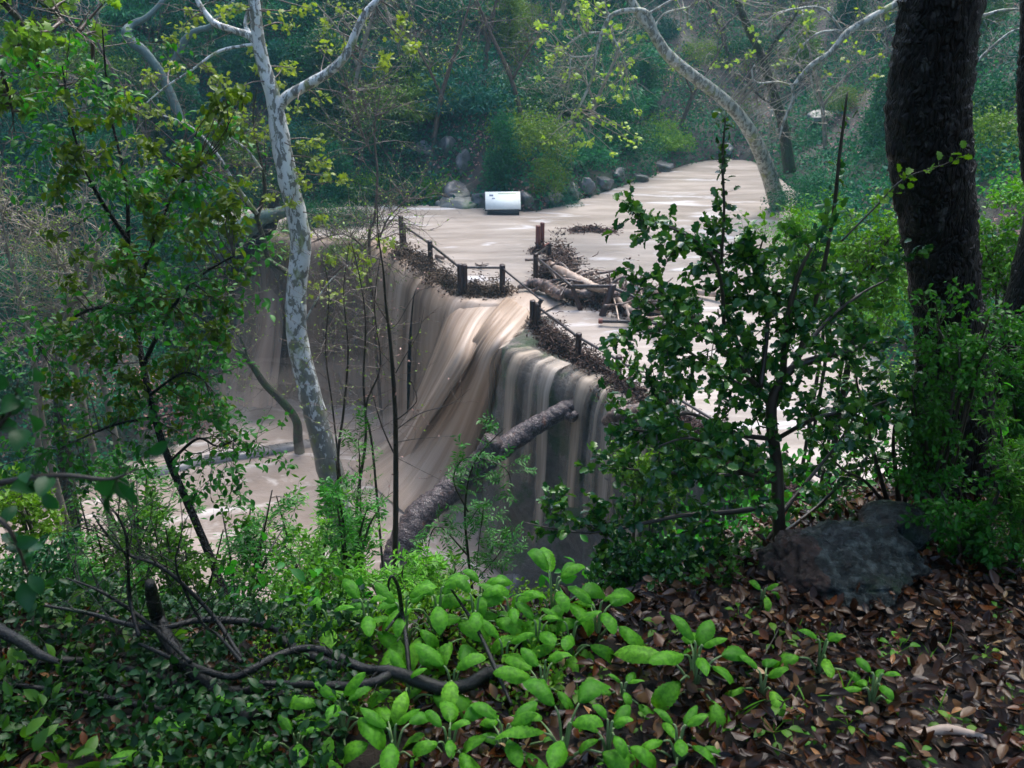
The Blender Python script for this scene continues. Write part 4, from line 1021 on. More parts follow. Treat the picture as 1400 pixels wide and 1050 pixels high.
plant('bare_tree', 'brown mossy leaning tree between the grey sycamore and the bare white limb', 'tree',
 [([(1080,235,40),(1074,195,40),(1068,160,40),(1052,110,40),(1040,75,40),(1022,35,40),(1008,0,40),(1000,-40,40)], [.30,.26,.22,.20,.18,.17,.13,.1]), ([(1045,85,40),(1060,55,40),(1085,25,40),(1100,-10,40)], [.1,.08,.06,.04]),
  ([(1064,150,40),(1035,128,40),(1020,110,40)],[.06,.05,.02])],
 M['mossbark'], tw=dict(n=30, ln=1.6, r=.018, levels=3, kids=3, mat=M['btwig']), lf=dict(T=QUAD, per=1, s=(.07,.13), mat=M['olive']), seed=12, stem='trunk')
# slanting tree on the left bank by the pool
plant('leaning_tree', 'dark slanting tree over the pool left of the white sycamore with thin twigs', 'tree',
 [([(408,606,30),(405,575,30),(385,548,30),(362,525,30),(345,500,30),(330,482,30),(312,473,30),(280,472,30),(230,465,30)], [.20,.17,.16,.14,.12,.10,.07,.05,.02]),
  ([(340,492,30),(330,465,30),(315,440,30),(318,400,30)], [.05,.04,.03,.015])], M['mossbark'],
 tw=dict(n=22, ln=1.5, r=.014, levels=3, kids=3, mat=M['btwig']), lf=dict(T=QUAD, per=1, s=(.05,.1), mat=M['yell']), seed=14, stem='trunk', base=(0,.1))
# slender sapling in front of the falls
plant('slender_sapling', 'slender dark sapling standing alone in front of the chute', 'sapling',
 [([(541,800,10),(541,700,10),(541,600,10),(539,540,10),(534,470,10),(528,420,10),(524,370,10),(517,320,10),(516,280,10)], [.042,.038,.034,.030,.024,.018,.012,.008,.004]),
  ([(541,575,10),(560,560,10),(570,545,10),(562,520,10)], [.010,.008,.006,.003]), ([(541,588,10),(575,565,10),(615,553,10),(642,532,10)], [.009,.007,.005,.002]),
  ([(541,605,10),(570,600,10),(618,596,10)], [.008,.005,.002]), ([(541,625,10),(525,590,10),(515,560,10),(506,525,10)], [.012,.010,.007,.003]),
  ([(541,510,10),(552,490,10),(572,455,10),(580,420,10)],[.008,.006,.004,.002]), ([(533,450,10),(545,440,10),(570,400,10),(600,392,10)],[.006,.004,.003,.002]),
  ([(530,440,10),(510,405,10),(500,365,10)],[.006,.004,.002]), ([(541,670,10),(525,685,10),(505,730,10)],[.006,.004,.002]), ([(541,505,10),(520,480,10),(508,470,10)],[.005,.004,.002]), ([(541,625,10),(570,640,10),(600,655,10)],[.005,.003,.002])],
 M['dtwig'], tw=dict(n=[5,3,4,3,4,4,4,4,3,3,3], ln=.28, r=.0035, levels=2, kids=2, start=.3, mat=M['btwig']), lf=dict(T=QUAD, per=1, s=(.02,.045), mat=M['litfar']), seed=15, base=(0,.1))
SAP = [([(500,830,12),(492,760,12),(488,690,12),(500,600,12),(497,520,12),(500,440,12),(492,380,12),(480,330,12)], 'thin sapling close right of the white trunk, tallest of the bare ones', .035),
 ([(470,790,12.5),(462,640,12.5),(470,560,12.5),(476,480,12.5),(470,400,12.5),(478,330,12.5)], 'thin dark sapling directly against the right edge of the white trunk', .03),
 ([(512,640,12),(500,560,12),(520,500,12),(512,420,12),(520,350,12)], 'wispy sapling between the white trunk and the slender sapling', .02),
 ([(470,700,13),(455,560,13),(445,480,13),(450,400,13),(440,350,13)], 'hair-thin sapling crossing low in front of the white trunk', .018)]
for k, (p, lab, r) in enumerate(SAP):
    plant('bare_sapling', lab, 'sapling', [(p, np.linspace(r, .005, len(p)))], M['dtwig'],
      tw=dict(n=22, ln=.75, r=.006, levels=3, kids=2, start=.25, mat=M['btwig'], aniso=(1,1,.6)), lf=dict(T=QUAD, per=1, s=(.03,.06), mat=M['yell']), seed=20+k, group='bare saplings before the falls', base=(0,.1))
# pale twiggy thickets at left
for k, (p, lab) in enumerate([([(55,620,18),(50,520,18),(38,450,18),(25,400,18),(10,340,18),(0,280,18)], 'pale bare tree at the far left edge with tangled twigs'),
  ([(62,600,18.5),(60,500,18.5),(85,430,18.5),(105,380,18.5),(98,330,18.5),(120,270,18.5)], 'pale bare tree second from the left edge'),
  ([(140,520,19),(118,440,19),(90,370,19),(60,330,19),(30,300,19)], 'pale bare tree slanting to the upper left'),
  ([(98,480,19),(118,400,19),(135,330,19),(150,260,19)], 'straight pale sapling left of the curved lichen trunk')]):
    plant('bare_tree', lab, 'tree', [(p, np.linspace(.075, .015, len(p)))], M['twig'],
      tw=dict(n=26, ln=1.5, r=.018, levels=3, kids=4, start=.3, mat=M['twig']), lf=dict(T=QUAD, per=1, s=(.05,.09), mat=M['yell']), seed=30+k, group='bare pale trees at left', base=(0,.1), stem='trunk')
V, F = tube([PD(0,527,18), PD(30,528,18), PD(60,530,18), PD(80,540,18)], [.04,.04,.03,.01], 6, 12)
# brushwood on the dam corner right of the sycamore
plant('brushwood', 'brown leafless brush on the dam corner behind the saplings', 'brush', [([(505,350,32),(512,300,32),(516,240,32),(512,180,32),(520,130,32)], [.06,.05,.04,.03,.015]), ([(515,340,32),(530,300,32),(560,270,32)], [.04,.03,.01]), ([(500,340,32),(470,320,32),(430,330,32)], [.04,.03,.01]), ([(508,210,32),(490,170,32),(478,120,32)],[.03,.02,.01])],
  M['btwig'], tw=dict(n=26, ln=1.8, r=.02, levels=3, kids=3, start=.05, mat=M['btwig'], aniso=(1,.6,.5)), lf=dict(T=QUAD, per=1, s=(.06,.11), mat=M['yell']), seed=40, base=(0,.2))
plant('brushwood', 'brown brush hanging over the dark falls beside the white trunk', 'brush', [([(430,420,30),(450,380,30),(500,350,30),(545,370,30)], [.05,.04,.03,.01]), ([(445,390,30),(470,430,30),(500,470,30)], [.03,.02,.01])],
  M['btwig'], tw=dict(n=26, ln=1.6, r=.016, levels=3, kids=3, start=.05, mat=M['btwig']), lf=dict(T=QUAD, per=1, s=(.06,.1), mat=M['olive']), seed=41)

for k, (u, v, hh, sx, lab) in enumerate([(590,200,7,40,'thin pale tree on the slope above the grassy shore'),(560,120,6,-30,'bare tree high on the slope right of the sycamore limb'),(720,180,7,-50,'thin leaning tree on the slope above the sign'),(800,190,5,30,'bare sapling above the shore rocks'),(660,120,6,20,'bare grey tree mid-slope left above the sign'),(850,120,6,-30,'bare tree mid-slope left of the grey sycamore'),(930,170,5,40,'forked bare tree behind the grey sycamore trunk'),(1130,200,6,-40,'bare tree on the right bank below the white limb'),(1190,150,7,30,'bare tree on the right bank left of the big dark trunk'),(480,160,7,40,'thin tree behind the sycamore limb'),(220,240,8,-40,'grey bare tree on the bank left of the sycamore leaves'),(110,250,8,50,'grey bare tree on the bank beyond the pale twigs'),(1000,90,6,-60,'fallen-looking bare tree high above the creek head'),(760,60,7,30,'tall bare tree high up above the sign')]):
    g = G(u, v, 24); a = np.array([sx/40., -.3, 0]); p = [g-np.array([0,0,.3]), g+a*.6+np.array([0,0,hh*.35]), g+a*1.5+np.array([0,0,hh*.7]), g+a*2.2+np.array([0,0,hh])]
    plant('bare_tree', lab, 'tree', [(p, [.14,.11,.07,.03]), ([p[1], p[1]+np.array([-a[0]*.8,-.4,hh*.25]), p[1]+np.array([-a[0]*1.6,-.6,hh*.4])], [.08,.05,.02])], M['twig' if k % 2 else 'btwig'], tw=dict(n=12, ln=1.6, r=.025, levels=3, kids=3, start=.3), lf=dict(T=QUAD, per=1, s=(.08,.15), mat=M['olive' if k % 3 else 'yell']), seed=400+k, group='bare trees on the far slope', stem='trunk')
# ================================================================ foreground
def GN(u, v, k=.97): return PD(u, v, min(G(u, v)[1], 2.25)*k)
# leaf litter
CURL = [leaf_t(4,.6,-.25,.25,wav=.03), leaf_t(4,.5,.25,.3), leaf_t(3,.7,-.15,-.2), leaf_t(4,.45,-.4,.4)]
rs = np.random.RandomState(50)
def litter(name, n, x0, x1, y0, y1, mat, s0, s1, hgt, label, seed, cat='leaf litter', dens=None):
    rs = np.random.RandomState(seed); b = MB()
    for T in CURL:
        x = rs.uniform(x0, x1, n//4); y = rs.uniform(y0, y1, n//4)
        if dens: k = dens(x, y) > rs.uniform(0,1,len(x)); x, y = x[k], y[k]
        P = np.stack([x, y, h(x,y)+rs.uniform(0,1,len(x))**1.6*hgt+.004], -1)
        Nn = norm(np.array([0,0,1.0])+rs.normal(size=P.shape)*.38); D = rdir(len(x), rs); D[:,2] *= .35
        b.add(*leaves(T, P, D, Nn, rs.uniform(s0, s1, len(x))))
    return tag(b.build(name, mat), label, cat, kind='stuff')
litter('leaf_litter', 26000, -.3, 3.4, 1.1, 4.2, M['litter'], .016, .056, .05, 'wet brown fallen leaves covering the ground in the foreground', 51)
litter('leaf_litter', 16000, 3.3, 7.5, -.5, 5.5, M['litter'], .03, .06, .05, 'wet leaves on the ground to the right of the viewer', 57)
litter('leaf_litter', 12000, -3, 4, -2, 1.2, M['litter'], .03, .06, .04, 'wet leaves at the feet of the viewer', 58)
litter('leaf_litter', 4500, -2.6, -.4, 1.2, 3.2, M['litter'], .022, .05, .03, 'dark wet leaves under the dead branches at lower left', 52)
litter('leaf_litter', 9000, -5, 6, 2.4, 6, M['litter'], .03, .06, .04, 'wet leaves on the slope just beyond the brow', 53)
litter('light_leaf_litter', 700, -.2, 3.0, 1.2, 3.6, leafmat('tan_leaf', [(.22,.13,.06),(.34,.23,.12),(.30,.12,.03),(.16,.09,.04)], .3, 0, .3, hv=.01), .015, .04, .06, 'scattered tan dry leaves among the dark litter', 54)
for k, (u, v) in enumerate([(1070,985),(1080,965),(1320,1040),(1190,692),(1150,870),(845,1000)]):
    pass
x = rs.uniform(-.3,3,260); y = rs.uniform(1.2,3.6,260); P = np.stack([x,y,h(x,y)+.02],-1); dd = rdir(260, rs); dd[:,2] *= .12
V, F = sticks(P-dd*rs.uniform(.03,.14,(260,1)), P+dd*rs.uniform(.03,.14,(260,1)), rs.uniform(.0015,.004,260))
tag(mk('litter_twigs', V, F, M['dtwig']), 'thin dark twigs scattered in the fallen leaves', 'twigs', kind='stuff')
# boulder
def bouldermat():
    m, nt, b = newmat('wet_boulder'); v = coord(nt)
    c = ramp(nt, noise(nt, 22, 9, v, .75), [(.36,(.004,.006,.006)),(.5,(.025,.036,.034)),(.62,(.12,.15,.14))])  # lightest stop paints wet highlights into the stone as pale streaks
    sx = nt.nodes.new('ShaderNodeSeparateXYZ'); nt.links.new(v, sx.inputs[0])
    f = math_(nt, 'ADD', math_(nt, 'MULTIPLY', sx.outputs[0], -4.5), math_(nt, 'MULTIPLY', noise(nt, 5, 4, v), 1.2))
    f2 = math_(nt, 'ADD', f, math_(nt, 'MULTIPLY', sx.outputs[2], 1.0))
    red = ramp(nt, noise(nt, 24, 7, v, .75), [(.35,(.02,.015,.012)),(.55,(.08,.055,.045)),(.7,(.17,.07,.045))])
    c = mixc(nt, ramp(nt, f, [(.98,(0,0,0)),(1.0,(1,1,1))]), c, red)
    c = mixc(nt, ramp(nt, noise(nt, 4, 5, v, .6), [(.6,(0,0,0)),(.66,(.8,.8,.8))]), c, (.03,.06,.025))
    nt.links.new(c, b.inputs['Base Color'])
    nt.links.new(ramp(nt, noise(nt, 30, 4, v), [(.35,(.10,)*3),(.65,(.4,)*3)]), b.inputs['Roughness'])
    bump(nt, b, noise(nt, 26, 10, v, .8), 1.0, .03); return m
M['boulder'] = bouldermat()
g = G(1165, 838)
bo = rock('boulder', (g[0]+.015, g[1]+.20, g[2]+.0), (.285, .22, .155), M['boulder'], 29, sub=6, amp=.30, rot=.1, fine=.35)
tag(bo, 'wet dark blue-grey boulder with a reddish left end, in front of the big trunk', 'boulder')
g = G(1240,800); tag(rock('stone', (g[0]+.06, g[1]+.30, g[2]+.03), (.15,.12,.085), M['boulder'], 33, sub=4), 'small dark stone tucked against the right side of the boulder', 'rock')
# big trunks
tr = thing('oak_tree', PD(1290,700,3.05), 'big dark oak trunk with wet rough bark at the right', 'tree')
tp = [PD(1306,760,3.15), PD(1305,690,3.12), PD(1303,600,3.1), PD(1303,500,3.1), PD(1292,400,3.1), PD(1284,320,3.1), PD(1274,240,3.1), PD(1268,170,3.1), PD(1273,100,3.1), PD(1284,20,3.1), PD(1296,-60,3.1), PD(1330,-220,3.1), PD(1340,-500,3.1)]
rd = [pm(n/2*.95,v,3.1) for n, v in ((170,750),(128,690),(108,600),(100,500),(92,400),(100,320),(110,240),(113,170),(112,100),(111,20),(112,-60),(100,-220),(80,-500))]
V, F = tube(tp, rd, 64, 170, rough=.07, seed=4, fr=2.5)
c0 = np.repeat(resample(tp, rd, 170)[0], 64, 0)
cc = np.vstack([c0, V[-2:]]); off = V-cc
dsp = np.array([abs(mn.noise(Vector((a[0]*16, a[1]*16, a[2]*6))))+.6*abs(mn.noise(Vector((a[0]*40, a[1]*40, a[2]*18)))) for a in V])
V = cc+off*(1+.10*(dsp-.3)[:,None])
mk('trunk', V, F, M['oak'], tr, True)
for pts, rr in (([PD(1340,-420,3.1), PD(1240,-700,2.6), PD(1000,-1100,2.0)], [.10,.08,.05]), ([PD(1340,-300,3.1), PD(1500,-500,3.2), PD(1700,-800,3.4)], [.09,.07,.04])):
    V, F = tube(pts, rr, 12, 20, rough=.1); mk('limb', V, F, M['oak'], tr, True)
rs = np.random.RandomState(31)
cen = np.stack([rs.uniform(-6,7,330), rs.uniform(-5,6.5,330), rs.uniform(19.6,23.5,330)], -1)  # leaf clusters overhead, out of view, added and thickened to shade the foreground
Q = np.repeat(cen, 110, 0)+rs.normal(size=(330*110,3))*np.array([.5,.5,.28])
V, F = leaves(LEAF4, Q, rdir(len(Q), rs), rdir(len(Q), rs, 1.0), rs.uniform(.08,.16,len(Q))); mk('shade_crown', V, F, M['dark'], tr)
tr2 = [PD(1424,330,4.6), PD(1420,220,4.6), PD(1416,120,4.6), PD(1422,30,4.6), PD(1420,-120,4.6)]
b_ = tr2[0].copy(); b_[2] = H(b_[0], b_[1])-.1
V, F = tube([b_]+tr2, [.13,.11,.085,.085,.085,.08], 32, 90, rough=.12, seed=14)
tag(mk('tree_trunk', V, F, M['oak'], smooth=True), 'dark speckled trunk cut by the right edge of the picture', 'trunk')

# holly-leaved bush
hd = 2.78
def hp(*p): return [(u, v, hd+dd) for u, v, dd in p]
HS = [(hp((1068,785,-.06),(1064,700,-.03),(1062,640,0),(1055,580,0),(1058,540,0),(1082,505,0),(1120,490,.02),(1165,478,.05),(1205,470,.1)), [.026,.023,.022,.02,.018,.016,.013,.009,.004]),
 (hp((1058,560,0),(1030,520,.05),(1008,470,.1),(992,400,.12),(985,330,.15)), [.013,.011,.009,.006,.003]),
 (hp((1070,515,0),(1075,450,-.08),(1090,380,-.1),(1115,330,-.1)), [.013,.010,.007,.003]),
 (hp((1058,600,0),(1000,592,-.05),(940,565,-.1),(890,590,-.1),(835,578,-.12)), [.010,.008,.006,.005,.002]),
 (hp((1062,690,0),(1000,700,-.08),(930,705,-.12),(850,722,-.15),(790,728,-.15),(715,714,-.15)), [.012,.010,.008,.006,.004,.0015]),
 (hp((1060,640,0),(980,650,.05),(900,645,.05),(850,640,.05)), [.010,.008,.005,.002]),
 (hp((1056,545,0),(1000,520,.12),(940,480,.15),(898,455,.15)), [.010,.008,.005,.002]),
 (hp((1035,528,0),(980,470,-.12),(930,420,-.15),(900,395,-.15)), [.010,.007,.005,.002]),
 (hp((990,450,0),(985,380,0),(965,340,0),(925,315,0),(880,300,0),(868,286,0)), [.007,.006,.005,.004,.003,.0015]),
 (hp((986,360,0),(990,290,0),(988,220,0),(992,160,0)), [.005,.0045,.0035,.002]),
 (hp((1090,490,0),(1118,400,0),(1138,300,0),(1148,210,0),(1158,128,0)), [.009,.0075,.006,.005,.0025]),
 (hp((1066,740,0),(1010,765,-.15),(940,780,-.2),(880,790,-.22)), [.010,.008,.005,.002]),
 (hp((1070,700,0),(1110,650,.1),(1150,600,.12),(1185,540,.15)), [.010,.007,.005,.002]),
 (hp((1070,730,0),(1120,690,.2),(1170,640,.25),(1210,600,.3)), [.009,.007,.005,.002]),
 (hp((1030,620,0),(960,610,.2),(905,540,.25),(880,500,.25)), [.009,.007,.005,.002]),
 (hp((1080,505,0),(1130,440,.1),(1180,400,.15),(1220,380,.2)), [.009,.007,.005,.002]),
 (hp((1062,660,0),(1000,640,-.2),(950,600,-.28),(900,610,-.3)), [.009,.007,.005,.002]),
 (hp((1062,600,0),(1120,570,-.1),(1180,560,-.1),(1230,540,0)), [.009,.007,.005,.002]),
 (hp((1040,530,0),(1050,430,.1),(1035,370,.15),(1045,320,.15)), [.009,.007,.005,.002]),
 (hp((1062,720,0),(1010,790,-.1),(960,810,-.1)), [.009,.006,.002])]
HSX = 1
plant('holly_bush', 'large dark bush with glossy spiny holly-like leaves in front of the pond', 'bush', HS, M['dtwig'],
   tw=dict(n=[16,22,16,19,24,16,20,20,10,0,0,17,13,9,17,12,17,14,17,13], ln=.14, r=.0022, levels=2, kids=3, start=.22, spread=.8, up=.1, fwd=.5),
   lf={'T':HOLLY, 'per':6, 's':(.022,.042), 'mat':M['holly'], 'from':-2, 'zb':.5}, seed=60, sides=10)
# shoots of the bush standing free
def shoot(lab, pts, r0, n, u0=.05, T=HOLLY, s=(.018,.032), mat='holly', seed=0, bark='dtwig', ln=.03, name='shoot', cat='shoot', per=2):
    return plant(name, lab, cat, [(pts, np.linspace(r0, r0*.3, len(pts)))], M[bark], tw=dict(n=n, ln=ln, r=.001, levels=1, start=u0, up=.4), lf=dict(T=T, per=per, s=s, mat=M[mat]), seed=seed, sides=7, rough=.35)
shoot('tall leafy shoot rising over the pond left of the leaning sycamore base', hp((987,350,0),(990,290,.01),(987,220,.01),(992,158,.01)), .0045, 30, seed=61)
shoot('slanting shoot with a tuft of leaves at its tip over the pond', hp((990,350,.02),(960,330,.02),(925,312,.02),(885,300,.02),(866,286,.02)), .004, 16, .3, seed=62)
shoot('tall almost bare reddish shoot left of the big dark trunk', hp((1120,400,.01),(1139,300,.01),(1149,210,.01),(1159,126,.01)), .006, 12, .2, seed=63)
shoot('long thin twig with small leaves crossing in front of the big dark trunk', [(1150,330,2.7),(1195,285,2.7),(1235,245,2.7),(1290,225,2.7),(1320,212,2.7)], .0035, 14, .3, seed=64, mat='fresh')
# second stems right of the bush
plant('thin_bush', 'dark many-stemmed bush beside the boulder and the big trunk', 'bush',
 [(hp((1232,722,.15),(1215,690,.15),(1195,620,.15),(1175,540,.15),(1165,480,.15)), [.018,.01,.007,.004,.002]),
  (hp((1232,715,.15),(1225,650,.15),(1222,590,.15),(1240,520,.15)), [.014,.009,.006,.002]),
  (hp((1225,710,.15),(1185,660,.15),(1150,640,.15),(1120,600,.15)), [.010,.006,.004,.002]),
  (hp((1220,712,.15),(1160,730,.15),(1120,760,.15)), [.008,.005,.002]),
  (hp((1232,715,.2),(1245,640,.2),(1265,560,.2),(1275,470,.2)), [.012,.008,.005,.002])],
 M['dtwig'], tw=dict(n=16, ln=.14, r=.002, levels=2, kids=3, start=.3), lf={'T':HOLLY,'per':3,'s':(.016,.030),'mat':M['holly'],'from':-1}, seed=66)
# green bushes behind the holly bush and around the trunk
def gbush(lab, u, v, d, ru, rv, n, T, s, mat, seed, per=4, name='bush', stemn=5, zb=.5, pinnate=False, ln=None, basev=None, levels=3, spread=.8):
    rs = np.random.RandomState(seed+7); c = PD(u, v+rv, d)
    st = []
    for k in range(stemn):
        a = rs.uniform(-1,1); tp_ = rs.uniform(-1,.1)
        p0 = PD(u+a*ru*.25, v+rv*1.0, d); g_ = np.array([p0[0], p0[1], min(H(p0[0], p0[1]), p0[2])-.03])
        p1 = PD(u+a*ru*.5, v+rv*.3, d+rs.uniform(-.1,.1)*d*.3); p2 = PD(u+a*ru*.9, v+rv*tp_*.8, d+rs.uniform(-.1,.1)*d*.5)
        st.append(([g_, p0, p1, p2], [pm(3,v,d), pm(2.6,v,d), pm(1.8,v,d), pm(.8,v,d)]))
    return plant(name, lab, 'bush', st, M['dtwig'], tw=dict(n=n, ln=ln or pm(ru*.55,v,d), r=pm(.7,v,d), levels=levels, kids=3, start=.25, spread=spread), lf={'T':T,'per':per,'s':s,'mat':M[mat],'from':-2 if levels > 1 else -1,'zb':zb,'pinnate':pinnate}, seed=seed, sides=6)
gbush('bright small-leaved bush behind the holly bush, left of the big dark trunk', 1150, 350, 7, 110, 90, 26, LEAF4, (.03,.055), 'fresh', 70)
gbush('bright bush filling the gap right of the big dark trunk', 1375, 340, 6.5, 75, 110, 26, LEAF4, (.03,.05), 'fresh', 71)
gbush('dark green bush at the right edge under the second trunk', 1400, 500, 4.2, 80, 110, 22, LEAF4, (.022,.04), 'herb', 72)
gbush('leafy herb climbing in front of the big dark trunk', 1310, 470, 2.75, 75, 80, 9, LEAF4, (.014,.028), 'herb', 73)
gbush('fresh green herb low in front of the trunk, right of the boulder', 1330, 690, 2.55, 75, 75, 12, LEAF4, (.012,.032), 'herb', 74)
gbush('herb with narrow leaves at the right edge over the litter', 1395, 640, 2.5, 55, 100, 14, THIN, (.016,.032), 'herb', 75)
gbush('leafy herb between the thin bush and the big trunk', 1270, 570, 2.8, 60, 80, 12, LEAF4, (.014,.028), 'herb', 76)
gbush('small bright bush below the dam lip left of the holly bush', 880, 640, 10, 55, 60, 14, LEAF4, (.05,.08), 'fresh', 77)
gbush('low bright sprigs under the holly bush left of the boulder', 1000, 800, 2.5, 75, 45, 12, LEAF4, (.013,.026), 'herb', 78)
gbush('low sprigs of dark leaves above the broad-leaved plants', 880, 790, 2.45, 70, 50, 12, HOLLY, (.015,.028), 'holly', 79)
0 and gbush('green bush at the foot of the holly bush right side', 1100, 600, 4.5, 70, 80, 12, LEAF4, (.025,.04), 'holly', 80)

# broad-leaved plants
def sageleafmat():
    m, nt, b = newmat('broad_leaf')
    g_ = nt.nodes.new('ShaderNodeNewGeometry'); v = coord(nt)
    c = ramp(nt, g_.outputs['Random Per Island'], [(0,(.04,.20,.008)),(.5,(.11,.38,.014)),(1,(.20,.50,.03))])
    c = mixc(nt, ramp(nt, noise(nt, 90, 4, v), [(.42,(0,0,0)),(.62,(.6,.6,.6))]), c, (.03,.15,.008))
    nt.links.new(c, b.inputs['Base Color']); b.inputs['Roughness'].default_value = .55; b.inputs['Specular IOR Level'].default_value = .3
    bump(nt, b, noise(nt, 120, 4, v), .6, .003)
    t = nt.nodes.new('ShaderNodeBsdfTranslucent'); nt.links.new(mixc(nt, 1.0, c, (1.6,1.5,.5), 'MULTIPLY'), t.inputs[0])
    x = nt.nodes.new('ShaderNodeMixShader'); x.inputs[0].default_value = .35
    nt.links.new(b.outputs[0], x.inputs[1]); nt.links.new(t.outputs[0], x.inputs[2]); nt.links.new(x.outputs[0], nt.nodes['Material Output'].inputs[0]); return m
M['sage'] = sageleafmat(); M['petiole'] = simplemat('pale_stalk', (.10,.20,.05), (.20,.28,.12), 10, .5, .2)
def sage_leaf(L_, rs, droop, width):
    nl, nw = 20, 6; V = []; ph = rs.uniform(0,6)
    for i in range(nl+1):
        t = i/nl; w = (math.sin(math.pi*t**.78)**.75 if 0 < t < 1 else 0.02)*width/2
        w *= 1+.05*(1 if i % 2 else -1)*(0 < i < nl)
        ang = -droop*t*1.35
        xx = sum(math.cos(-droop*q/nl*1.35) for q in range(i))/nl; zz = sum(math.sin(-droop*q/nl*1.35) for q in range(i))/nl
        for k in range(nw+1):
            s = k/nw*2-1
            z = zz+.16*w*2*abs(s)-.24*w*2*s*s*2+.020*(1 if (i+int(abs(s)*2)) % 2 else -1)*(1-.4*abs(s))*(abs(s) > .1)-.018*(abs(s) < .1)+.02*math.sin(t*11+s*3+ph)*abs(s)
            V.append([xx, s*w, z])
    F = [[i*(nw+1)+k, i*(nw+1)+k+1, (i+1)*(nw+1)+k+1, (i+1)*(nw+1)+k] for i in range(nl) for k in range(nw)]
    return np.array(V)*L_, np.array(F)
def sage(loc, n, size, seed, label, group='broad-leaved plants in the foreground', hgt=.06, name='broad_leaved_plant'):
    rs = np.random.RandomState(seed); t = thing(name, loc, label, 'plant', group)
    loc = np.asarray(loc, float); bl = MB(); bp = MB()
    for k in range(n):
        yaw = k*2.4+rs.uniform(-.3,.3); q = k/max(n-1,1)      # inner -> outer
        el = 1.25-1.15*q+rs.uniform(-.15,.2); L_ = size*(.55+.5*q)*rs.uniform(.85,1.15)
        base = loc+np.array([0,0,hgt*(1-q)*1.2])
        d = np.array([math.cos(yaw)*math.cos(el), math.sin(yaw)*math.cos(el), math.sin(el)])
        pl = L_*rs.uniform(.45,.8); e = base+d*pl
        V, F = tube([loc, (base+e)/2+np.array([0,0,.01]), e], [.0045,.0035,.002], 6, 8); bp.add(V, F)
        V, F = sage_leaf(L_, rs, rs.uniform(.8,2.0)*(.7+.6*q), rs.uniform(.36,.50))
        el2 = el-.25; X_ = np.array([math.cos(yaw)*math.cos(el2), math.sin(yaw)*math.cos(el2), math.sin(el2)])
        Y_ = np.array([-math.sin(yaw), math.cos(yaw), 0]); Y_ = norm(Y_+np.array([0,0,rs.uniform(-.35,.35)])); Z_ = np.cross(X_, Y_)
        bl.add(e+V@np.stack([X_, Y_, Z_]), F)
    bp.build('stalk', M['petiole'], t, True); bl.build('foliage', M['sage'], t, True)
    return t
SG = [ # u, v base, n leaves, leaf px, rise, label
 (755,862,12,58,.09,'tallest broad-leaved plant at the back, against the waterfall base'),
 (815,880,9,58,.05,'broad-leaved plant at the right end of the back clump with one long drooping leaf'),
 (700,880,11,50,.07,'broad-leaved plant left of the tallest one in the back clump'),
 (650,888,10,56,.09,'broad-leaved plant behind the thick end of the dead branch'),
 (600,880,11,54,.09,'broad-leaved plant in the middle of the back clump left part'),
 (555,892,12,56,.08,'broad-leaved plant beside the bent black stalk'),
 (505,885,9,50,.08,'broad-leaved plant left of the bent black stalk'),
 (455,890,8,50,.06,'broad-leaved plant above the fork of the dead branches'),
 (735,905,9,50,.06,'broad-leaved plant just in front of the back clump, centre'),
 (780,905,9,48,.05,'smaller broad-leaved plant in front of the back clump, right of centre'),
 (690,925,7,50,.04,'broad-leaved plant touching the broken end of the dead branch'),
 (620,960,7,62,.03,'broad-leaved plant hanging below the dead branch with one big pointed leaf'),
 (560,965,8,56,.03,'broad-leaved plant under the dead branch, left of the big pointed leaf'),
 (742,965,10,52,.06,'broad-leaved plant with upright pale stalks left of the bare litter'),
 (850,968,9,34,.02,'small broad-leaved plant alone on the litter between larger ones'),
 (948,945,13,58,.07,'broad-leaved plant with large arching leaves in the middle of the litter'),
 (1040,960,7,44,.02,'broad-leaved plant right of the arching one'),
 (1118,925,7,40,.05,'small bright plant on the litter below the boulder'),
 (1190,968,9,34,.04,'small bright plant furthest right on the litter'),
 (770,1045,9,76,.05,'big broad-leaved plant at the bottom edge, centre, with a long pale midrib'),
 (690,1035,9,58,.03,'broad-leaved plant at the bottom edge left of the one with the pale midrib'),
 (615,1045,11,54,.04,'broad-leaved plant at the bottom edge below the big pointed leaf'),
 (540,1040,9,56,.03,'broad-leaved plant at the bottom edge, fifth from the right'),
 (470,1010,12,56,.05,'bright broad-leaved plant at lower left of the main group'),
 (410,1045,9,54,.03,'leftmost bright broad-leaved plant at the bottom edge'),
 (830,1045,10,46,.06,'upright broad-leaved plant at the bottom edge right of centre'),
 (925,1045,11,46,.04,'round-leaved plant at the bottom edge below the arching one'),
 (1040,835,6,26,.02,'little plant at the left foot of the boulder'),
 (520,850,8,50,.10,'broad-leaved plant rising highest left in the back clump'),
 (660,860,9,46,.08,'broad-leaved plant high in the back clump near its centre'),
 (330,1010,8,44,.03,'shaded broad-leaved plant among dark branches at lower left'),
 (230,1045,8,50,.03,'dim broad-leaved plant at the bottom edge far left')]
for k, (u, v, n, lp, rise, lab) in enumerate(SG):
    g = G(u, v); sage(g+np.array([0,0,.0]), n, pm(lp, v, g[1])*1.28, 200+k, lab, hgt=rise+.03)
rs = np.random.RandomState(77)
def seedling_mesh(seed):
    rs = np.random.RandomState(seed); b = MB()
    for k in range(7):
        yaw = k*2.4; el = .9-.12*k; d = np.array([math.cos(yaw)*math.cos(el), math.sin(yaw)*math.cos(el), math.sin(el)]); e = d*.03
        V, F = tube([np.zeros(3), e], [.0012,.0008], 4, 4); b.add(V, F)
        b.add(*leaves(leaf_t(5,.6,.3,.2), e[None], np.array([d*np.array([1,1,.3])]), np.array([[0,0,1.0]]), [.028]))
    o = b.build('seedling', M['fresh']); me = o.data; bpy.data.objects.remove(o); return me
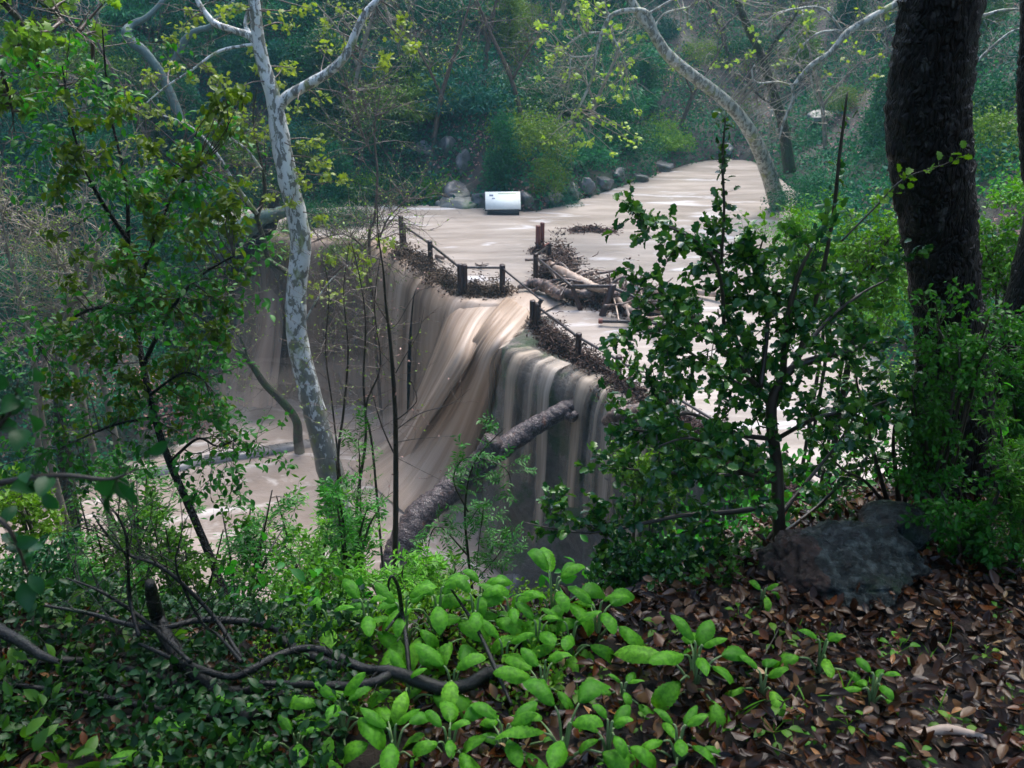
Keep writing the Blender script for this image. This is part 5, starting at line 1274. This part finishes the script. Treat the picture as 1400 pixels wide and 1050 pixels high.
sm_ = [seedling_mesh(k) for k in range(3)]
for (u, v) in [(810,820),(870,905),(905,870),(790,960),(1000,1000),(1060,1010),(1110,1020),(960,1010),(1340,905),(1385,960),(1360,850),(1300,1010),(1160,1000),(1230,900),(1060,890),(1135,870),(880,1000),(820,930),(1250,1045),(1010,850),(1375,1010),(700,985)]:
    g = G(u+rs.uniform(-5,5), v); o = bpy.data.objects.new('seedling', sm_[rs.randint(3)]); COL.objects.link(o); o.location = tuple(g+np.array([0,0,.02])); o.rotation_euler = (0,0,rs.uniform(0,6)); s = rs.uniform(.6,1.4); o.scale = (s,s,s)
    tag(o, 'tiny bright green seedling sprouting through wet brown leaves', 'seedling', 'seedlings in the litter')
b = MB()
for (u, v) in [(1200,960),(1225,880),(1160,960),(1270,900),(1100,880),(1090,965),(1010,985),(1290,985)]:
    g = G(u, v); n = 12; P = np.repeat(g[None],n,0)+rs.normal(size=(n,3))*np.array([.02,.02,0]); D = rdir(n, rs, .7)
    b.add(*leaves(leaf_t(6,.05,.5,.1), P, D, rdir(n, rs, 1), rs.uniform(.05,.11,n)))
tag(b.build('grass', M['fresh']), 'thin grass blades scattered over the litter', 'grass', kind='stuff')

# dead branches at lower left
def branch(lab, paths, seed, n=8, ln=.12, name='fallen_branch'):
    st = [([GN(u, v, k) for (u, v, k) in pts], [pm(r, 900, 2.0) for r in rr]) for pts, rr in paths]
    return plant(name, lab, 'branch', st, M['branch'], tw=dict(n=n, ln=ln, r=.0022, levels=2, kids=2, start=.15, up=.35), seed=seed, sides=12, rough=.22)
branch('long crooked dead branch with a broken thick end among the broad-leaved plants',
 [([(688,916,.95),(665,922,.95),(640,936,.95),(606,941,.95),(570,930,.94),(535,918,.93),(500,915,.93),(462,898,.92),(438,888,.92),(410,887,.92),(375,898,.92),(345,915,.92),(310,925,.92),(250,905,.92),(190,880,.92)], [8,9,8.5,9,9,7.5,6.5,6,5,5,5,5,4.5,4,2]),
  ([(535,920,.93),(515,932,.93),(480,938,.93),(430,936,.93),(380,935,.93),(340,932,.93)], [6,7,6,5,4.5,2]),
  ([(462,912,.93),(420,893,.93),(390,878,.93),(380,862,.93),(350,852,.92),(310,848,.92),(270,848,.92),(225,858,.92),(180,855,.92),(120,838,.92),(60,828,.92)], [6,6,6,5.5,5,5,4.5,4,3.5,3,1.5])], 90, 12)
branch('thick dark stub rising from fallen wood at lower left', [([(345,985,.95),(300,945,.95),(262,915,.95),(232,880,.93),(216,845,.92),(208,815,.9),(205,797,.88)], [13,12,11,10,10,9,6])], 91, 6)
branch('dark branch entering from the left edge', [([(-30,840,.9),(0,862,.9),(30,878,.9),(55,895,.9),(80,905,.9)], [8,8,7,6,3])], 92, 6)
branch('thin arching twiggy branch rising over the dead wood', [([(330,900,.93),(290,840,.9),(240,790,.9),(210,770,.9),(175,758,.9),(150,735,.9),(132,712,.9)], [3,3,2.5,2.5,2,2,1]),
  ([(190,870,.9),(178,820,.9),(175,770,.9),(172,730,.9),(158,700,.9)], [3,2.5,2,2,1]), ([(260,905,.9),(200,850,.9),(140,810,.9),(90,790,.9)], [3,3,2,1]), ([(330,905,.9),(300,870,.9),(275,850,.9),(245,790,.9),(240,760,.9)], [3,2,2,1.5,1])], 93, 16, .2)
branch('low dark fallen wood lying along the ground at lower left', [([(430,960,.97),(360,945,.97),(290,948,.97),(210,925,.97),(120,905,.97),(40,905,.97),(-40,915,.97)], [7,9,8,7,6,5,4]), ([(320,985,.97),(220,970,.97),(120,950,.97),(0,935,.97)], [6,6,5,3])], 94, 14, .16)
branch('thin straight twig standing in front of the back clump', [([(700,965,.95),(680,920,.93),(655,865,.92),(630,825,.9),(617,806,.88)], [2,3,2.6,2,1])], 95, 0)
branch('bent black stalk with a hooked tip between broad leaves', [([(560,925,.95),(556,880,.92),(550,840,.9),(545,805,.88),(536,788,.87),(531,798,.87),(533,808,.87)], [3,3,3,2.6,2,1.5,1]), ([(549,838,.9),(538,850,.9),(528,862,.9)], [3,2.5,1.5])], 96, 0, name='dead_stalk')
g = G(1262,880)
V, F = tube([g, g+np.array([.002,0,.05]), g+np.array([.006,0,.10])], [.005,.004,.003], 7, 8, rough=.3); tag(mk('stick', V, F, M['dtwig'], smooth=True), 'short upright stick in the litter right of the boulder', 'stick')
g = G(1290,1020); V, F = tube([g+np.array([-.1,0,.03]), g+np.array([0,.01,.045]), g+np.array([.1,0,.03])], [.004,.014,.006], 8, 12, rough=.3); tag(mk('bark_piece', V, F, M['driftp'], smooth=True), 'pale rotten wood piece lying on the litter at lower right', 'wood')

# near low greenery at lower left
def near_cover(name, n, x0, x1, y0, y1, mat, T, s0, s1, lift, label, seed, thr=-.3):
    rs = np.random.RandomState(seed); x = rs.uniform(x0,x1,n); y = rs.uniform(y0,y1,n); m = wob(x,y,3,seed); k = m > thr; x, y, m = x[k], y[k], m[k]
    P = np.stack([x, y, h(x,y)+rs.uniform(0,1,len(x))*lift*(.3+m-thr)], -1)
    V, F = leaves(T, P, rdir(len(x), rs), rdir(len(x), rs, 1.1), rs.uniform(s0,s1,len(x)))
    return tag(mk(name, V, F, mat), label, 'ground cover', kind='stuff')
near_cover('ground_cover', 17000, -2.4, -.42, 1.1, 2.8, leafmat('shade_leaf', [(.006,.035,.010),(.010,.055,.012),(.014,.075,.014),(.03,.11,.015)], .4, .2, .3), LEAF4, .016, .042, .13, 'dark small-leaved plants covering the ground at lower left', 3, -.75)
near_cover('herb_cover', 2600, -2.4, -.42, 1.1, 2.8, M['herb'], leaf_t(5,.5,.35,.2), .03, .065, .16, 'larger green leaves scattered among dark plants at lower left', 8, -.2)
near_cover('clover', 4500, -.75, .15, 1.75, 2.4, M['fresh'], LEAF4, .010, .020, .11, 'fine bright foliage behind the dead branch', 4, -.6)
near_cover('slope_cover', 26000, -9, 7, 3.0, 14, M['herb'], LEAF4, .04, .09, .45, 'mixed green plants on the steep slope below the viewer', 5, -.5)
near_cover('right_cover', 3500, 1.35, 2.9, 2.55, 3.7, M['herb'], LEAF4, .012, .028, .09, 'low green sprigs beside the boulder and trunk', 6, -.2)

# middle-distance greenery rising from the slope (left)
MS = [(330,740,6,80,90,'herb',THIN,'feathery green shrub below the slanting dark tree, right'),
 (430,740,6.5,75,85,'fresh',THIN,'feathery bright shrub at the foot of the white sycamore'),
 (480,700,5.5,45,90,'herb',THIN,'narrow feathery shrub between sycamore and slender sapling'),
 (400,800,4.5,90,60,'herb',LEAF4,'leafy shrub low before the sycamore foot'),
 (260,780,5,80,90,'herb',LEAF4,'leafy shrub under the slanting dark tree'),
 (170,760,5.5,80,100,'fresh',THIN,'feathery shrub left of the slanting dark tree'),
 (90,800,4.5,80,70,'herb',THIN,'feathery shrub behind the branch at the left edge'),
 (20,790,4.0,70,90,'dark',LEAF4,'dark leafy shrub at the left edge over the dead wood'),
 (540,800,5.0,55,50,'fresh',THIN,'low feathery sprigs at the bottom of the slender sapling'),
 (590,800,5.4,40,60,'herb',THIN,'feathery sprigs just right of the fallen log foot'),
 (60,700,6.5,80,80,'fresh',LEAF4,'light green leafy shrub at the left edge above the feathery one'),
 (190,690,7,70,80,'herb',THIN,'feathery shrub directly left of the slanting tree trunk'),
 (120,930,2.6,90,60,'dark',LEAF4,'dark leafy plant among the dead wood at lower left'),
 (40,970,2.3,80,70,'dark',LEAF4,'dark leafy plant in the bottom left corner'),
 (290,870,3.2,80,50,'herb',LEAF4,'mid green plant behind the thick dark stub'),
 (420,850,3.2,60,35,'fresh',LEAF4,'bright fine-leaved plant above the dead branch fork')]
for k, (u, v, d, ru, rv, mt, T, lab) in enumerate(MS):
    gbush(lab, u, v, d, ru, rv, 13 if v > 770 else 8, T, (pm(7,v,d), pm(15,v,d)) if T is THIN else (pm(5,v,d), pm(11,v,d)), mt, 300+k, name='leafy_shrub', pinnate=T is THIN)
# slanting dark tree with drooping leaves
plant('slanting_tree', 'dark slanting tree at left with wind-blown green foliage', 'tree',
 [([(330,900,5),(302,800,5.3),(264,705,5.6),(232,632,5.8),(210,565,6),(194,490,6.2),(182,420,6.4),(176,340,6.5),(172,250,6.6),(150,150,6.7),(140,40,6.7)], [.038,.032,.030,.028,.026,.024,.020,.017,.013,.009,.005]),
  ([(196,500,6.2),(230,430,6.1),(270,380,6.0),(320,350,6.0)], [.02,.016,.011,.005]), ([(188,440,6.3),(140,420,6.2),(90,440,6.2),(50,470,6.2)], [.02,.015,.01,.005]),
  ([(184,420,6.4),(210,330,6.3),(240,260,6.3),(270,230,6.3)], [.018,.014,.01,.005]), ([(176,330,6.5),(130,260,6.4),(100,180,6.4),(85,90,6.4)], [.018,.014,.01,.005]),
  ([(232,632,5.8),(270,600,5.7),(300,610,5.6),(340,590,5.6)], [.014,.01,.007,.003]), ([(214,570,6),(160,580,5.9),(110,600,5.9),(70,620,5.9)], [.016,.011,.007,.003]), ([(205,540,6),(250,510,6),(280,520,6)], [.013,.009,.004])],
 M['oak'], tw=dict(n=[24,16,18,16,18,12,14,10], ln=.42, r=.0045, levels=3, kids=3, start=.3, aniso=(1.2,.8,.35), up=0, droop=-.05, mat=M['dtwig']),
 lf={'T':LEAF4,'per':3,'s':(.035,.08),'mat':M['herb'],'from':-2,'zb':.9}, seed=95, stem='trunk', rough=.2, base=(0,.1),
 extra=clumps([(rs.uniform(70,330), rs.uniform(120,600), 6.1, rs.uniform(14,30), 22) for _ in range(120)], LEAF4, M['olive'], M['dtwig'], .04, .085, tr=.004))
# yellow-green spring leaves at the top left corner
plant('spring_tree', 'yellow-green leafy boughs hanging in at the top left corner', 'tree',
 [([(-220,400,8),(-170,100,8),(-120,-60,8),(-40,-30,8),(20,20,8),(50,80,8),(55,130,8)], [.12,.10,.06,.04,.025,.015,.006]), ([(0,0,8),(40,-5,8),(90,30,8),(130,60,8)], [.02,.015,.01,.004]), ([(-100,-40,8),(-20,60,8),(10,120,8),(20,180,8)], [.03,.02,.012,.004])],
 M['mossbark'], tw=dict(n=10, ln=.5, r=.006, levels=2, kids=3, start=.4, mat=M['btwig']), seed=97, stem='trunk', base=(0,.1),
 extra=clumps([(rs.uniform(-20,62), rs.uniform(-20,170), 8+rs.uniform(-.4,.4), rs.uniform(12,22), 16) for _ in range(34)]+[(rs.uniform(60,150), rs.uniform(-10,110), 8.2, rs.uniform(10,16), 10) for _ in range(10)], SYC, M['yell'], M['btwig'], .06, .11))
# hanging fronds in front of the log
plant('frond_plant', 'dark drooping fronds hanging in front of the fallen log', 'plant',
 [([(650,850,6.2),(640,760,6.2),(636,690,6.2),(650,630,6.2),(690,585,6.2)], [.014,.012,.010,.007,.003]), ([(640,700,6.2),(620,655,6.2),(640,625,6.2),(690,640,6.1),(700,670,6.1)], [.008,.007,.006,.004,.002]),
  ([(638,720,6.2),(660,690,6.1),(655,740,6.1),(650,790,6.1)], [.006,.005,.004,.002]), ([(640,760,6.2),(600,720,6.1),(585,750,6.1),(580,820,6.1)], [.008,.006,.004,.002]), ([(645,800,6.2),(680,760,6.1),(690,740,6.1)], [.007,.005,.002])],
 M['dtwig'], tw=dict(n=15, ln=.20, r=.0025, levels=2, kids=2, start=.3, aniso=(1.3,.6,.4), droop=-.1), lf={'T':THIN,'per':10,'s':(.035,.07),'mat':M['herb'],'pinnate':True,'from':-2}, seed=98, base=(0,.1))
plant('frond_plant', 'bright feathery sprig standing on the right end of the sycamore foot', 'plant',
 [([(495,780,6),(493,700,6),(492,640,6),(490,600,6)], [.012,.009,.006,.002])], M['dtwig'], tw=dict(n=24, ln=.18, r=.0025, levels=2, kids=2, start=.2, up=.1), lf={'T':THIN,'per':10,'s':(.03,.055),'mat':M['herb'],'pinnate':True,'from':-2}, seed=99, base=(0,.1))
# out-of-focus sprig close to the viewer at the left edge
plant('near_sprig', 'dark blurred leafy sprig close to the viewer at the left edge', 'branch',
 [([(-120,700,.95),(-40,670,.93),(30,655,.92),(90,650,.92),(150,655,.92),(190,640,.92)], [.006,.005,.004,.003,.002,.001]), ([(-100,660,.95),(-20,600,.93),(15,560,.93),(25,520,.93)], [.004,.003,.002,.001]), ([(-40,690,.93),(10,720,.92),(40,790,.92)], [.004,.003,.001])],
 M['dtwig'], tw=dict(n=7, ln=.035, r=.001, levels=1, start=.4, up=.1), lf={'T':leaf_t(6,.62,.3,.2),'per':2,'s':(.026,.042),'mat':M['dark']}, seed=101)
# lower part of the tree by the pool at left
plant('pool_tree', 'short dark trunk standing in the pool bank behind the left shrubs', 'tree', [([(103,780,21),(98,720,21),(92,660,21),(85,600,21),(78,540,21)], [.28,.26,.22,.17,.1])], M['mossbark'], tw=dict(n=20, ln=1.2, r=.02, levels=3, kids=3, start=.4), lf={'T':QUAD,'per':4,'s':(.10,.18),'mat':M['dark'],'from':-2}, seed=103, stem='trunk', base=(0,.1))

near_cover('right_slope_cover', 9000, 3.2, 9, 3.5, 10, M['herb'], LEAF4, .04, .08, .3, 'green plants on the slope at the right beyond the litter', 9, -.5)
for k, (x, y, r, nm, mt, lab) in enumerate([(9.4,11.6,1.2,'r2','far','dark bush at the right end of the dam behind the big trunk'),(11.0,12.6,1.4,'r1','fresh','bush above the right end of the dam out past the trunk'),(8.3,10.2,1.0,'f2','far','low bush on the slope below the right end of the dam')]):
    bush(nm, mt, (x, y, H(x,y)-.2), r, k*1.3, lab, 'shrubs on the right bank', .9)
# ---------------------------------------------------------------- world, light, haze, camera
w = bpy.data.worlds.new('World'); sc.world = w; w.use_nodes = True
nt = w.node_tree; bg = nt.nodes['Background']
sky = nt.nodes.new('ShaderNodeTexSky'); sky.sky_type = 'NISHITA'; sky.sun_disc = False
SE, SR = math.radians(62), math.radians(20)
sky.sun_elevation = SE; sky.sun_rotation = SR; sky.air_density = 1.0; sky.dust_density = 2.0
nt.links.new(sky.outputs[0], bg.inputs[0]); bg.inputs[1].default_value = .15
sl = bpy.data.lights.new('sun', 'SUN'); sl.energy = 1.5; sl.angle = math.radians(40); sl.color = (1,.97,.92)
so = bpy.data.objects.new('sun', sl); COL.objects.link(so)
sdir = Vector((math.sin(SR)*math.cos(SE), math.cos(SR)*math.cos(SE), math.sin(SE)))
so.rotation_euler = sdir.to_track_quat('Z', 'Y').to_euler()
bpy.ops.mesh.primitive_cube_add(size=1, location=(0,14,22)); hz = bpy.context.object; hz.name = 'haze'
hz.scale = (190, 160, 56)
hm = bpy.data.materials.new('haze'); hm.use_nodes = True; hn = hm.node_tree; hn.nodes.clear()
pv = hn.nodes.new('ShaderNodeVolumePrincipled'); pv.inputs['Color'].default_value = (.36,.76,1.0,1); pv.inputs['Density'].default_value = HAZE; pv.inputs['Anisotropy'].default_value = .2
om = hn.nodes.new('ShaderNodeOutputMaterial'); hn.links.new(pv.outputs[0], om.inputs['Volume']); hz.data.materials.append(hm)
hz['kind'] = 'stuff'; hz['label'] = 'pale bluish mist filling the ravine'
bpy.ops.object.select_all(action='DESELECT')
mm = bpy.data.materials.new('spray'); mm.use_nodes = True; q = mm.node_tree; q.nodes.clear()
pv = q.nodes.new('ShaderNodeVolumePrincipled'); pv.inputs['Color'].default_value = (.86,.76,.68,1); pv.inputs['Density'].default_value = .045
om = q.nodes.new('ShaderNodeOutputMaterial'); q.links.new(pv.outputs[0], om.inputs['Volume'])
b = MB()
import bmesh
bm = bmesh.new(); bmesh.ops.create_icosphere(bm, subdivisions=3, radius=1); IV = np.array([v.co[:] for v in bm.verts]); IF = np.array([[v.index for v in f.verts] for f in bm.faces]); bm.free()
for k, (u, v, z, s, lab) in enumerate([(560,640,.9,(3.6,2.6,1.9),'soft brown spray where the chute hits the pool'),(420,560,.9,(4.6,2.4,2.0),'soft brown spray under the dark falls on the left'),(690,760,.7,(2.6,1.6,1.6),'soft brown spray at the foot of the thin falls')]):
    c = PZ(u, v, z); d = np.array([1+.25*mn.noise(Vector(a*1.6+k)) for a in IV])[:,None]
    sb = MB()
    for q_, (e, o_) in enumerate([(1.15,0),(.95,.2),(.78,-.3),(.6,.2),(.42,0)]): sb.add(c+np.array([o_*2,0,-.1])+IV*(1+.3*np.array([mn.noise(Vector(a*1.6+k+q_*3)) for a in IV])[:,None])*np.array(s)*e, IF)
    tag(sb.build('spray', mm, smooth=True), lab, 'spray', kind='stuff')
sc.cycles.volume_step_rate = 5; sc.cycles.volume_bounces = 1
sc.cycles.max_bounces = 6; sc.cycles.diffuse_bounces = 3; sc.cycles.transparent_max_bounces = 12
cam = bpy.data.cameras.new('camera'); co = bpy.data.objects.new('camera', cam); COL.objects.link(co); sc.camera = co
co.location = (0,0,CAMZ); co.rotation_euler = (math.pi/2-PITCH, 0, 0)
cam.sensor_width = 36; cam.lens = 36*F_/1400; cam.clip_end = 600; cam.clip_start = .05
cam.dof.use_dof = True; cam.dof.focus_distance = 4.5; cam.dof.aperture_fstop = cam.lens/1000/.004
sc.view_settings.view_transform = 'Standard'; sc.view_settings.look = 'None'; sc.view_settings.exposure = EXPO; sc.view_settings.gamma = 1
